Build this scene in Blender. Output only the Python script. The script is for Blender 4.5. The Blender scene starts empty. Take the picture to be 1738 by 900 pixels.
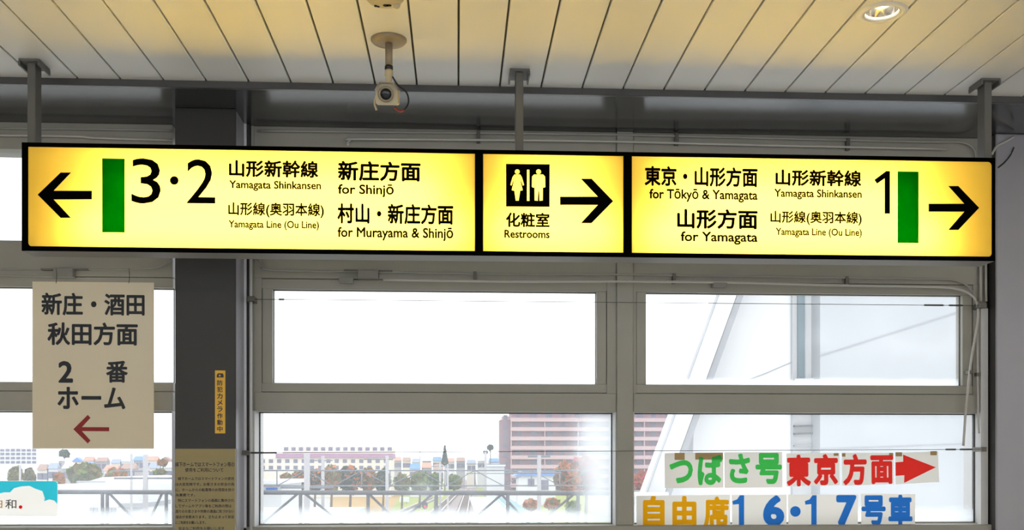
import bpy, bmesh, math, random
import numpy as np
from mathutils import Vector, Matrix, noise

# ---------------------------------------------------------------- camera, world, exposure
SC = bpy.context.scene
EYE = 1.6
F = 1756.0; CX = 869.0; HY = 789.0; YAW = math.radians(3.02)
cd = bpy.data.cameras.new('camera'); cam = bpy.data.objects.new('camera', cd)
SC.collection.objects.link(cam); SC.camera = cam
cam.location = (0, 0, EYE); cam.rotation_euler = (math.pi/2, 0, -YAW)
cd.sensor_width = 36; cd.lens = 36*F/1738; cd.shift_y = (HY-450)/1738
cd.clip_start = 0.05; cd.clip_end = 6000

w = bpy.data.worlds.new('world'); SC.world = w; w.use_nodes = True
bg = w.node_tree.nodes['Background']
bg.inputs['Color'].default_value = (0.93, 0.965, 1.0, 1); bg.inputs['Strength'].default_value = 1.75

SC.view_settings.view_transform = 'Standard'; SC.view_settings.look = 'None'
SC.view_settings.gamma = 1; SC.view_settings.exposure = 0.55
SC.view_settings.use_curve_mapping = False
TUBE_POWER = 17.5        # radiance of the sign's fluorescent tubes
LAMP_POWER = 22.0        # radiance of the downlight lamps
FILL_POWER = 12.0       # radiance of the added fill strips behind the camera

# ---------------------------------------------------------------- helpers
COL = SC.collection
SN, CS = math.sin(YAW), math.cos(YAW)
def P(px, py, Y):
    """world point on the plane y = Y that stands at this pixel"""
    u = (px-CX)/F; t = Y/(CS-u*SN)
    return Vector((t*(SN+u*CS), Y, EYE+t*(HY-py)/F))
def X(px, Y): return P(px, 0, Y).x

def new(name, parent=None, data=None, kind=None):
    o = bpy.data.objects.new(name, data); COL.objects.link(o)
    if parent: o.parent = parent
    if kind: o['kind'] = kind
    return o
def tag(o, label, cat, group=None):
    o['label'] = label; o['category'] = cat
    if group: o['group'] = group
    return o
def thing(name, label, cat, group=None, loc=(0, 0, 0)):
    o = new(name); o.location = loc
    return tag(o, label, cat, group)
def mesh(name, bm, mats, parent=None, kind=None, smooth=False):
    me = bpy.data.meshes.new(name); bm.to_mesh(me); bm.free()
    if not isinstance(mats, (list, tuple)): mats = [mats]
    for m in mats: me.materials.append(m)
    if smooth:
        for p in me.polygons: p.use_smooth = True
    return new(name, parent, me, kind)
def bx(bm, x0, x1, y0, y1, z0, z1, mi=0, bev=0):
    r = bmesh.ops.create_cube(bm, size=1)
    for v in r['verts']:
        v.co = Vector(((x0+x1)/2+v.co.x*(x1-x0), (y0+y1)/2+v.co.y*(y1-y0), (z0+z1)/2+v.co.z*(z1-z0)))
    fs = {f for v in r['verts'] for f in v.link_faces}
    for f in fs: f.material_index = mi
    if bev:
        es = list({e for f in fs for e in f.edges})
        bmesh.ops.bevel(bm, geom=es, offset=bev, segments=1, affect='EDGES')
def box(name, x0, x1, y0, y1, z0, z1, m, parent=None, kind=None, bev=0):
    bm = bmesh.new(); bx(bm, min(x0, x1), max(x0, x1), y0, y1, min(z0, z1), max(z0, z1), 0, bev)
    return mesh(name, bm, m, parent, kind)
def tube_bm(bm, pts, r, n=8, mi=0, smooth_steps=0):
    pts = [Vector(p) for p in pts]
    if smooth_steps:
        q = []
        for i in range(len(pts)-1):
            p0 = pts[max(i-1, 0)]; p1 = pts[i]; p2 = pts[i+1]; p3 = pts[min(i+2, len(pts)-1)]
            for k in range(smooth_steps):
                t = k/smooth_steps
                q.append(0.5*((2*p1)+(p2-p0)*t+(2*p0-5*p1+4*p2-p3)*t*t+(3*p1-p0-3*p2+p3)*t**3))
        q.append(pts[-1]); pts = q
    rings = []
    for i, p in enumerate(pts):
        d = (pts[min(i+1, len(pts)-1)]-pts[max(i-1, 0)]).normalized()
        up = Vector((0, 0, 1)) if abs(d.z) < 0.9 else Vector((0, 1, 0))
        a = d.cross(up).normalized(); b = d.cross(a).normalized()
        rr = r[i] if isinstance(r, (list, tuple)) else r
        rings.append([bm.verts.new(p+a*math.cos(2*math.pi*k/n)*rr+b*math.sin(2*math.pi*k/n)*rr) for k in range(n)])
    for i in range(len(rings)-1):
        for k in range(n):
            f = bm.faces.new((rings[i][k], rings[i][(k+1) % n], rings[i+1][(k+1) % n], rings[i+1][k])); f.material_index = mi; f.smooth = True
    for rg, flip in ((rings[0], True), (rings[-1], False)):
        f = bm.faces.new(rg[::-1] if flip else rg); f.material_index = mi
def tube(name, pts, r, m, parent=None, n=8, smooth_steps=0):
    bm = bmesh.new(); tube_bm(bm, pts, r, n, 0, smooth_steps)
    bmesh.ops.recalc_face_normals(bm, faces=bm.faces)
    return mesh(name, bm, m, parent)
def lathe_bm(bm, prof, c=(0, 0, 0), n=24, rot=None, mi=0):
    """prof: (radius, height) pairs about the z axis; rot: optional matrix"""
    rings = []
    for r, h in prof:
        ring = []
        for k in range(n):
            v = Vector((r*math.cos(2*math.pi*k/n), r*math.sin(2*math.pi*k/n), h))
            if rot is not None: v = rot @ v
            ring.append(bm.verts.new(v+Vector(c)))
        rings.append(ring)
    for a, b in zip(rings, rings[1:]):
        for k in range(n):
            f = bm.faces.new((a[k], a[(k+1) % n], b[(k+1) % n], b[k])); f.smooth = True; f.material_index = mi
    return rings
def lathe(name, prof, c, m, parent=None, n=24, rot=None, cap=True):
    bm = bmesh.new(); rg = lathe_bm(bm, prof, c, n, rot)
    if cap:
        bm.faces.new(rg[0][::-1]); bm.faces.new(rg[-1])
    bmesh.ops.recalc_face_normals(bm, faces=bm.faces)
    return mesh(name, bm, m, parent)
def prism(name, poly, y0, y1, m, parent=None, kind=None):
    """poly: (x, z) points in the plane y0, pushed back to y1"""
    bm = bmesh.new()
    a = [bm.verts.new((x, y0, z)) for x, z in poly]; b = [bm.verts.new((x, y1, z)) for x, z in poly]
    bm.faces.new(a); bm.faces.new(b[::-1]); n = len(a)
    for i in range(n): bm.faces.new((a[i], b[i], b[(i+1) % n], a[(i+1) % n]))
    bmesh.ops.recalc_face_normals(bm, faces=bm.faces)
    return mesh(name, bm, m, parent, kind)
def pxpoly(pts, Y): return [(P(x, y, Y).x, P(x, y, Y).z) for x, y in pts]

def curve_mesh(cu, name):
    o = bpy.data.objects.new(name, cu); COL.objects.link(o)
    bpy.context.view_layer.update()
    dg = bpy.context.evaluated_depsgraph_get()
    me = bpy.data.meshes.new_from_object(o.evaluated_get(dg))
    bpy.data.objects.remove(o); bpy.data.curves.remove(cu)
    return me
def print_shape(name, splines, Y, m, parent, depth=0.0006):
    """flat printed shape with holes; splines: closed pixel polygons"""
    cu = bpy.data.curves.new(name, 'CURVE'); cu.dimensions = '2D'; cu.fill_mode = 'BOTH'; cu.extrude = depth/2
    for pts in splines:
        s = cu.splines.new('POLY'); s.points.add(len(pts)-1); s.use_cyclic_u = True
        for p, (x, y) in zip(s.points, pts):
            v = P(x, y, Y); p.co = (v.x, v.z, 0, 1)
    me = curve_mesh(cu, name)
    for v in me.vertices: v.co = Vector((v.co.x, Y-depth/2-v.co.z, v.co.y))
    me.materials.clear(); me.materials.append(m)
    return new(name, parent, me)
def text(s, x0, y0, x1, y1, Y, m, parent, bold=0.0, depth=0.0006, tilt=0.0, name='lettering'):
    """flat lettering fitted to a pixel box; bold: the stroke is widened by that part of an em"""
    cu = bpy.data.curves.new(name, 'FONT'); cu.body = s; cu.size = 1; cu.resolution_u = 3
    if bold < 0: cu.offset = bold
    me = curve_mesh(cu, name); bold = max(bold, 0)
    base = [(v.co.x, v.co.y) for v in me.vertices]; faces = [tuple(p.vertices) for p in me.polygons]
    a0, a1 = min(p[0] for p in base)-bold, max(p[0] for p in base)+bold; b0, b1 = min(p[1] for p in base)-bold, max(p[1] for p in base)+bold
    xc, yc = (x0+x1)/2, (y0+y1)/2
    wx0, wx1 = P(x0, yc, Y).x, P(x1, yc, Y).x; z0, z1 = P(xc, y1, Y).z, P(xc, y0, Y).z
    mx, mz = (wx0+wx1)/2, (z0+z1)/2
    vs, fs = [], []
    n = 8 if bold > 0.003 else 0
    for k in range(n+1):
        ox, oy = (0, 0) if k == n else (bold*math.cos(2*math.pi*k/8), bold*math.sin(2*math.pi*k/8))
        o = len(vs)
        for px, py in base:
            x = wx0+(px+ox-a0)/(a1-a0)*(wx1-wx0); z = z0+(py+oy-b0)/(b1-b0)*(z1-z0)
            if tilt:
                dx, dz = x-mx, z-mz; x = mx+dx*math.cos(tilt)-dz*math.sin(tilt); z = mz+dx*math.sin(tilt)+dz*math.cos(tilt)
            vs.append((x, Y-depth-k*4e-6, z))
        fs += [tuple(i+o for i in f) for f in faces]
    bpy.data.meshes.remove(me); me = bpy.data.meshes.new(name); me.from_pydata(vs, [], fs); me.materials.append(m)
    return new(name, parent, me)

def film_text(s, x0, y0, x1, y1, Y, m, parent, bold=0.045, tilt=0.0, depth=0.0014, name='lettering', n=150):
    """bold cut-film character as ONE layer of film (it is lit through the paper), built from fine strips"""
    cu = bpy.data.curves.new(name, 'FONT'); cu.body = s; cu.size = 1; cu.resolution_u = 4
    me = curve_mesh(cu, name)
    me.calc_loop_triangles()
    V = np.array([(v.co.x, v.co.y) for v in me.vertices]); Tt = [tuple(t.vertices) for t in me.loop_triangles]
    bpy.data.meshes.remove(me)
    lo = V.min(0)-bold; hi = V.max(0)+bold; h = max(hi-lo)/n
    nx, ny = int(round((hi[0]-lo[0])/h)), int(round((hi[1]-lo[1])/h))
    gx, gy = np.meshgrid(lo[0]+(np.arange(nx)+0.5)*(hi[0]-lo[0])/nx, lo[1]+(np.arange(ny)+0.5)*(hi[1]-lo[1])/ny)
    G = np.zeros((ny, nx), bool)
    for a, b, c in Tt:
        A, B, C_ = V[a], V[b], V[c]
        d1 = (B[0]-A[0])*(gy-A[1])-(B[1]-A[1])*(gx-A[0]); d2 = (C_[0]-B[0])*(gy-B[1])-(C_[1]-B[1])*(gx-B[0]); d3 = (A[0]-C_[0])*(gy-C_[1])-(A[1]-C_[1])*(gx-C_[0])
        G |= ((d1 >= 0) & (d2 >= 0) & (d3 >= 0)) | ((d1 <= 0) & (d2 <= 0) & (d3 <= 0))
    k = int(round(bold/h)); D = np.zeros_like(G)
    for dy in range(-k, k+1):
        for dx in range(-k, k+1):
            if dx*dx+dy*dy <= k*k+0.5:
                D[max(0, dy):ny+min(0, dy), max(0, dx):nx+min(0, dx)] |= G[max(0, -dy):ny+min(0, -dy), max(0, -dx):nx+min(0, -dx)]
    xc, yc = (x0+x1)/2, (y0+y1)/2
    wx0, wx1 = P(x0, yc, Y).x, P(x1, yc, Y).x; z0, z1 = P(xc, y1, Y).z, P(xc, y0, Y).z; mx, mz = (wx0+wx1)/2, (z0+z1)/2
    vs, fs = [], []
    for j in range(ny):
        row = np.concatenate(([0], D[j].astype(int), [0])); st_ = np.flatnonzero(np.diff(row) == 1); en = np.flatnonzero(np.diff(row) == -1)
        for a, b in zip(st_, en):
            o = len(vs)
            for i_, j_ in ((a, j), (b, j), (b, j+1), (a, j+1)):
                x = wx0+(wx1-wx0)*i_/nx; z = z0+(z1-z0)*j_/ny; dx, dz = x-mx, z-mz
                vs.append((mx+dx*math.cos(tilt)-dz*math.sin(tilt), Y-depth, mz+dx*math.sin(tilt)+dz*math.cos(tilt)))
            fs.append((o, o+1, o+2, o+3))
    me = bpy.data.meshes.new(name); me.from_pydata(vs, [], fs); me.materials.append(m)
    bm = bmesh.new(); bm.from_mesh(me); bmesh.ops.remove_doubles(bm, verts=bm.verts, dist=1e-6); bm.to_mesh(me); bm.free()
    return new(name, parent, me)

# ---------------------------------------------------------------- materials
def mat(name, col, rough=0.6, metal=0.0, spec=0.5, var=0.0, scale=8.0, bump=0.0, stretch=(1, 1, 1)):
    m = bpy.data.materials.new(name); m.use_nodes = True; nt = m.node_tree; b = nt.nodes['Principled BSDF']
    b.inputs['Base Color'].default_value = (*col, 1); b.inputs['Roughness'].default_value = rough
    b.inputs['Metallic'].default_value = metal; b.inputs['Specular IOR Level'].default_value = spec
    tc = nt.nodes.new('ShaderNodeTexCoord'); mp = nt.nodes.new('ShaderNodeMapping'); nz = nt.nodes.new('ShaderNodeTexNoise')
    mp.inputs['Scale'].default_value = stretch; nz.inputs['Scale'].default_value = scale; nz.inputs['Detail'].default_value = 4
    nt.links.new(tc.outputs['Object'], mp.inputs[0]); nt.links.new(mp.outputs[0], nz.inputs['Vector'])
    if var:
        mx = nt.nodes.new('ShaderNodeMix'); mx.data_type = 'RGBA'
        mx.inputs[6].default_value = (*[c*(1-var) for c in col], 1); mx.inputs[7].default_value = (*[min(1, c*(1+var)) for c in col], 1)
        nt.links.new(nz.outputs['Fac'], mx.inputs[0]); nt.links.new(mx.outputs[2], b.inputs['Base Color'])
    if bump:
        bp = nt.nodes.new('ShaderNodeBump'); bp.inputs['Strength'].default_value = bump; bp.inputs['Distance'].default_value = 0.01
        nt.links.new(nz.outputs['Fac'], bp.inputs['Height']); nt.links.new(bp.outputs[0], b.inputs['Normal'])
    return m
def sr(r, g, b):
    f = lambda c: ((c/255+0.055)/1.055)**2.4 if c > 10 else c/255/12.92
    return (f(r), f(g), f(b))
def emit(name, col, s):
    m = bpy.data.materials.new(name); m.use_nodes = True; nt = m.node_tree; nt.nodes.clear()
    e = nt.nodes.new('ShaderNodeEmission'); e.inputs[0].default_value = (*col, 1); e.inputs[1].default_value = s
    o = nt.nodes.new('ShaderNodeOutputMaterial'); nt.links.new(e.outputs[0], o.inputs[0]); return m
def translucent(name, col, diff=0.3, tcol=None):
    m = bpy.data.materials.new(name); m.use_nodes = True; nt = m.node_tree; nt.nodes.clear()
    t = nt.nodes.new('ShaderNodeBsdfTranslucent'); t.inputs[0].default_value = (*(tcol or col), 1)
    d = nt.nodes.new('ShaderNodeBsdfDiffuse'); d.inputs[0].default_value = (*col, 1)
    mx = nt.nodes.new('ShaderNodeMixShader'); mx.inputs[0].default_value = diff
    o = nt.nodes.new('ShaderNodeOutputMaterial')
    nt.links.new(t.outputs[0], mx.inputs[1]); nt.links.new(d.outputs[0], mx.inputs[2]); nt.links.new(mx.outputs[0], o.inputs[0]); return m
def glass(name, veil=0.12, frost=0.75, top=0.16, right=0.0):
    """thin glass, grime along the bottom; white veil and right edge imitate glare"""
    m = bpy.data.materials.new(name); m.use_nodes = True; nt = m.node_tree; nt.nodes.clear(); N = nt.nodes.new; L = nt.links.new
    tc = N('ShaderNodeTexCoord'); sx = N('ShaderNodeSeparateXYZ'); L(tc.outputs['Generated'], sx.inputs[0])
    nz = N('ShaderNodeTexNoise'); nz.inputs['Scale'].default_value = 5; nz.inputs['Detail'].default_value = 5; L(tc.outputs['Object'], nz.inputs['Vector'])
    def math_(op, a, b, clamp=False):
        n = N('ShaderNodeMath'); n.operation = op; n.use_clamp = clamp
        for i, v in enumerate((a, b)):
            if isinstance(v, (int, float)): n.inputs[i].default_value = v
            else: L(v, n.inputs[i])
        return n.outputs[0]
    def ramp(val, a, b, va, vb):
        n = N('ShaderNodeMapRange'); n.interpolation_type = 'SMOOTHSTEP'; n.inputs[1].default_value = a; n.inputs[2].default_value = b
        n.inputs[3].default_value = va; n.inputs[4].default_value = vb; L(val, n.inputs[0]); return n.outputs[0]
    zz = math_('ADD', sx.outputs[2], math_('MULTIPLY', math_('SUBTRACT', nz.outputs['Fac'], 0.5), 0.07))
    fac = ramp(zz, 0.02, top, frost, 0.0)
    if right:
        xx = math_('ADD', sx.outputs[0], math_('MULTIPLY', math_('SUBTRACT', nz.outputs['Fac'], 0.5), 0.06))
        fac = math_('MAXIMUM', fac, ramp(xx, 1-right*1.6, 1-right*0.45, 0.0, 0.42))  # right edge whitened to imitate glare
    fac = math_('ADD', fac, veil, True)  # even white veil stands in for glare haze
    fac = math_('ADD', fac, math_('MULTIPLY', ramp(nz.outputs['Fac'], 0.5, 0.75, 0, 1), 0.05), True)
    tr = N('ShaderNodeBsdfTransparent'); tl = N('ShaderNodeBsdfTranslucent'); tl.inputs[0].default_value = (0.93, 0.97, 1.0, 1)
    gl = N('ShaderNodeBsdfGlossy'); gl.inputs['Roughness'].default_value = 0.12
    m1 = N('ShaderNodeMixShader'); m1.inputs[0].default_value = 0.012; L(tr.outputs[0], m1.inputs[1]); L(gl.outputs[0], m1.inputs[2])
    m2 = N('ShaderNodeMixShader'); L(fac, m2.inputs[0]); L(m1.outputs[0], m2.inputs[1]); L(tl.outputs[0], m2.inputs[2])
    o = N('ShaderNodeOutputMaterial'); L(m2.outputs[0], o.inputs[0]); return m

M = dict(
    board=mat('ceiling_board_paint', (0.82, 0.81, 0.78), 0.45, 0, 0.5, 0.03, 3),
    joint=mat('ceiling_backing', (0.11, 0.10, 0.075), 0.9),
    darkmetal=mat('dark_bronze_panel', (0.052, 0.051, 0.054), 0.30, 0.0, 0.9, 0.12, 5),
    soffit=mat('dark_gloss_soffit', (0.06, 0.06, 0.063), 0.17, 0.35, 1.0, 0.10, 3),
    column=mat('dark_grey_column_paint', (0.038, 0.036, 0.034), 0.5, 0.0, 0.4, 0.10, 6),
    colright=mat('grey_pillar_cladding', (0.34, 0.33, 0.36), 0.40, 0.25, 0.6, 0.08, 3),
    frame=mat('grey_beige_window_paint', (0.34, 0.325, 0.28), 0.5, 0, 0.4, 0.06, 9, 0.05),
    flange=mat('pale_grey_flange', (0.80, 0.80, 0.86), 0.4, 0.1),
    framelight=mat('pale_paint_lit_reveal', (0.62, 0.62, 0.62), 0.5, 0, 0.4, 0.05, 9),  # paler than the frame: carries the window light on the reveals
    wall=mat('interior_wall_paint', (0.66, 0.64, 0.59), 0.8, 0, 0.3, 0.05, 4),
    floor=mat('grey_vinyl_floor', (0.60, 0.57, 0.51), 0.45, 0, 0.5, 0.08, 6),
    seal=mat('black_glazing_gasket', (0.03, 0.03, 0.03), 0.7),
    black=mat('black_sign_frame', (0.002, 0.002, 0.002), 0.9, 0, 0.0),
    housing=mat('grey_sign_housing', (0.26, 0.25, 0.235), 0.5, 0, 0.3),
    ink=mat('black_print', (0.002, 0.002, 0.002), 0.9, 0, 0.0),
    inner=mat('white_box_lining', (0.82, 0.82, 0.8), 0.8),
    hanger=mat('grey_steel_hanger', (0.13, 0.125, 0.115), 0.5, 0.1),
    conduit=mat('grey_white_conduit', (0.50, 0.48, 0.45), 0.4, 0, 0.5),
    conduit2=mat('grey_conduit', (0.34, 0.33, 0.30), 0.45, 0, 0.5),
    clip=mat('dull_steel_clip', (0.14, 0.13, 0.11), 0.5, 0.4),
    boxgrey=mat('grey_junction_box', (0.24, 0.23, 0.21), 0.6),
    wire=mat('thin_dark_wire', (0.09, 0.09, 0.09), 0.5, 0.3),
    cream=mat('cream_plastic', (0.52, 0.46, 0.32), 0.5),
    cream2=mat('tan_metal', (0.30, 0.25, 0.18), 0.45, 0.2),
    lens=mat('dark_lens', (0.01, 0.014, 0.017), 0.12),
    cable=mat('black_cable', (0.012, 0.012, 0.012), 0.5),
    redcable=mat('red_cable', (0.35, 0.03, 0.03), 0.5),
    chrome=mat('satin_reflector', (0.75, 0.74, 0.72), 0.12, 1.0),
    green=translucent('green_backlit_film', (0.0, 0.10, 0.008), 0.25, (0.0, 0.33, 0.03)),
    yellow=translucent('yellow_backlit_acrylic', (0.9, 0.70, 0.2), 0.18, (1.0, 0.83, 0.29)),
    tubelight=emit('fluorescent_tube_light', (1.0, 0.96, 0.86), TUBE_POWER),
    strip=emit('fill_strip_light', (1.0, 0.95, 0.86), FILL_POWER),
    lamp=emit('warm_lamp_light', (1.0, 0.86, 0.62), LAMP_POWER),
    paper=translucent('laminated_paper', (0.78, 0.75, 0.69), 0.35, (0.66, 0.63, 0.57)),
    board_cream=mat('cream_hanging_board', (0.80, 0.70, 0.52), 0.6, 0, 0.3, 0.03, 5),
    stain=mat('board_stain', (0.42, 0.36, 0.27), 0.8, 0, 0.3, 0.25, 30),
    navy=mat('charcoal_lettering', (0.012, 0.014, 0.02), 0.6),
    darkred=mat('dark_red_print', (0.30, 0.012, 0.01), 0.6),
    tgreen=translucent('green_print', sr(84, 222, 108), 0.5), tred=translucent('red_print', sr(255, 66, 60), 0.5),
    torange=translucent('amber_print', sr(255, 190, 30), 0.5), tblue=translucent('blue_print', sr(56, 136, 232), 0.5),
    tape=mat('brown_tape', (0.42, 0.27, 0.09), 0.4),
    notice=mat('tan_notice_paper', (0.36, 0.30, 0.155), 0.8, 0, 0.2, 0.05, 10),
    stickyel=mat('yellow_sticker', (0.78, 0.44, 0.02), 0.4),
    stickink=mat('dark_sticker_print', (0.05, 0.035, 0.05), 0.6),
    skyblue=translucent('turquoise_print', sr(70, 220, 245), 0.4), cloud=translucent('pale_grey_print', sr(236, 232, 224), 0.4),
    pinkline=mat('pink_outline_print', sr(232, 200, 190), 0.6), greyprint=mat('grey_print', sr(110, 105, 100), 0.6), orangeprint=mat('orange_print', sr(225, 165, 60), 0.6),
    g_up=glass('upper_window_glass', 0.05, 0.5, 0.10), g_lo=glass('lower_window_glass', 0.08, 0.5, 0.17), g_lor=glass('lower_window_glass_glare_edge', 0.08, 0.5, 0.17, 0.08),
    # outdoors
    ground=mat('pale_gravel_ground', (0.36, 0.36, 0.34), 0.95, 0, 0.1, 0.25, 0.15),
    ballast=mat('track_ballast', (0.24, 0.20, 0.19), 0.95, 0, 0.1, 0.3, 2),
    grass=mat('yellow_green_grass', (0.24, 0.27, 0.08), 0.95, 0, 0.1, 0.4, 0.3),
    weeds=mat('amber_autumn_weeds', (0.34, 0.23, 0.10), 0.95, 0, 0.1, 0.4, 0.3),
    rail=mat('rail_steel', (0.45, 0.40, 0.42), 0.5), sleeper=mat('sleeper_wood', (0.20, 0.16, 0.14), 0.9),
    roofteal=mat('pale_teal_roof', (0.43, 0.56, 0.56), 0.7, 0, 0.3, 0.05, 0.3), roofside=mat('grey_teal_ribs', (0.30, 0.42, 0.44), 0.7),
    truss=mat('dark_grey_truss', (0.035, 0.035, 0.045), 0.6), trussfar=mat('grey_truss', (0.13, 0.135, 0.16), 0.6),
    pole=mat('concrete_pole', (0.34, 0.33, 0.34), 0.8, 0, 0.2, 0.06, 0.6),
    apt=mat('pink_brown_tile_wall', (0.25, 0.17, 0.20), 0.8, 0, 0.2, 0.08, 0.2), aptlight=mat('pink_beige_balcony', (0.45, 0.32, 0.33), 0.8), aptwin=mat('dark_window_glass', (0.13, 0.13, 0.19), 0.3),
    schoolw=mat('cream_school_wall', (0.62, 0.58, 0.51), 0.8, 0, 0.2, 0.04, 0.2), schoolr=mat('mauve_roof_band', (0.32, 0.18, 0.28), 0.8),
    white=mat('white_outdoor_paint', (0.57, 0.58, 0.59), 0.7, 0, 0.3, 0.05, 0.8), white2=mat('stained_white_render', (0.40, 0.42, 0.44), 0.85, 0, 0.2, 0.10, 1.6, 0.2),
    strut=mat('grey_slanted_trim', (0.30, 0.31, 0.33), 0.6), teal=mat('teal_grey_glass', (0.13, 0.19, 0.22), 0.2, 0, 0.6, 0.2, 1.5), dark=mat('dark_slot', (0.10, 0.10, 0.12), 0.7),
    bluer=mat('blue_roof', (0.10, 0.22, 0.52), 0.6), trunk=mat('tree_bark', (0.16, 0.12, 0.09), 0.9),
    tarm=mat('olive_brown_foliage', (0.14, 0.115, 0.04), 0.9, 0, 0.1, 0.4, 0.8), tdark=mat('dark_green_foliage', (0.035, 0.06, 0.045), 0.9, 0, 0.1, 0.4, 0.8),
    torg=mat('orange_foliage', (0.36, 0.12, 0.035), 0.9, 0, 0.1, 0.4, 0.8), tred2=mat('red_foliage', (0.36, 0.05, 0.05), 0.9, 0, 0.1, 0.4, 0.8), tgr=mat('green_foliage', (0.11, 0.16, 0.04), 0.9, 0, 0.1, 0.4, 0.8),
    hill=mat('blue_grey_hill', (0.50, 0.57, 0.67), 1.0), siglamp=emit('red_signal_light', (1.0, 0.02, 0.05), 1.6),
)
# ---------------------------------------------------------------- the room
CZ = EYE+1.4624              # ceiling
YS, YW = 4.0, 4.5            # where the boards stop, window plane
XL, XR, YB = -7.5, 8.5, -4.2
floor = box('floor', XL, XR, YB, YW+0.2, -0.1, 0, M['floor'], kind='structure')
ceil = box('ceiling', XL, XR, YB, YS, CZ+0.012, CZ+0.1, M['joint'], kind='structure')
PITCH = 0.16
bmp = bmesh.new()
bx(bmp, 0, PITCH-0.007, YB, YS-0.002, CZ, CZ+0.014, 0, 0.0016)
pm = bpy.data.meshes.new('plank'); bmp.to_mesh(pm); bmp.free(); pm.materials.append(M['board'])
k0 = int(XL/PITCH)+1
for k in range(k0, int(XR/PITCH)-1):
    o = new('plank', ceil, pm); o.location = (0.004+k*PITCH+0.0035, 0, 0)
# dark strip closing the boards, then the glossy soffit above the windows
box('trim_1', XL, XR, YS-0.004, YS+0.016, CZ-0.026, CZ+0.02, M['darkmetal'], kind='structure', bev=0.002)
SZ = CZ-0.006
box('ceiling_soffit', XL, XR, YS+0.016, YW+0.25, SZ, SZ+0.1, M['soffit'], kind='structure')
box('wall_left', XL-0.15, XL, YB, YW+0.2, 0, CZ+0.1, M['wall'], kind='structure')
box('wall_right', XR, XR+0.15, YB, YW+0.2, 0, CZ+0.1, M['wall'], kind='structure')
# wall behind the camera with its own windows
wb = new('wall_back', kind='structure')
ops = [(-7.2, -3.6), (-2.4, 3.0), (4.0, 8.2)]
zb0, zb1 = 0.55, 2.8
box('panel', XL, XR, YB-0.15, YB, 0, zb0, M['wall'], wb); box('panel', XL, XR, YB-0.15, YB, zb1, CZ+0.1, M['wall'], wb)
ed = [XL]+[v for a in ops for v in a]+[XR]
for a, b in zip(ed[0::2], ed[1::2]): box('panel', a, b, YB-0.15, YB, zb0, zb1, M['wall'], wb)
for i, (a, b) in enumerate(ops):
    wn = new('window_%d' % (i+4), kind='structure')
    n = round((b-a)/1.3)
    for k in range(n+1):
        x = a+(b-a)*k/n; box('frame', x-0.03, x+0.03, YB-0.12, YB-0.06, zb0, zb1, M['frame'], wn)
    for z in (zb0+0.03, zb1-0.03, 1.75): box('frame', a, b, YB-0.12, YB-0.06, z-0.03, z+0.03, M['frame'], wn)
    for k in range(n): box('pane', a+(b-a)*k/n+0.03, a+(b-a)*(k+1)/n-0.03, YB-0.095, YB-0.09, zb0, zb1, M['g_up'], wn)

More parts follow.
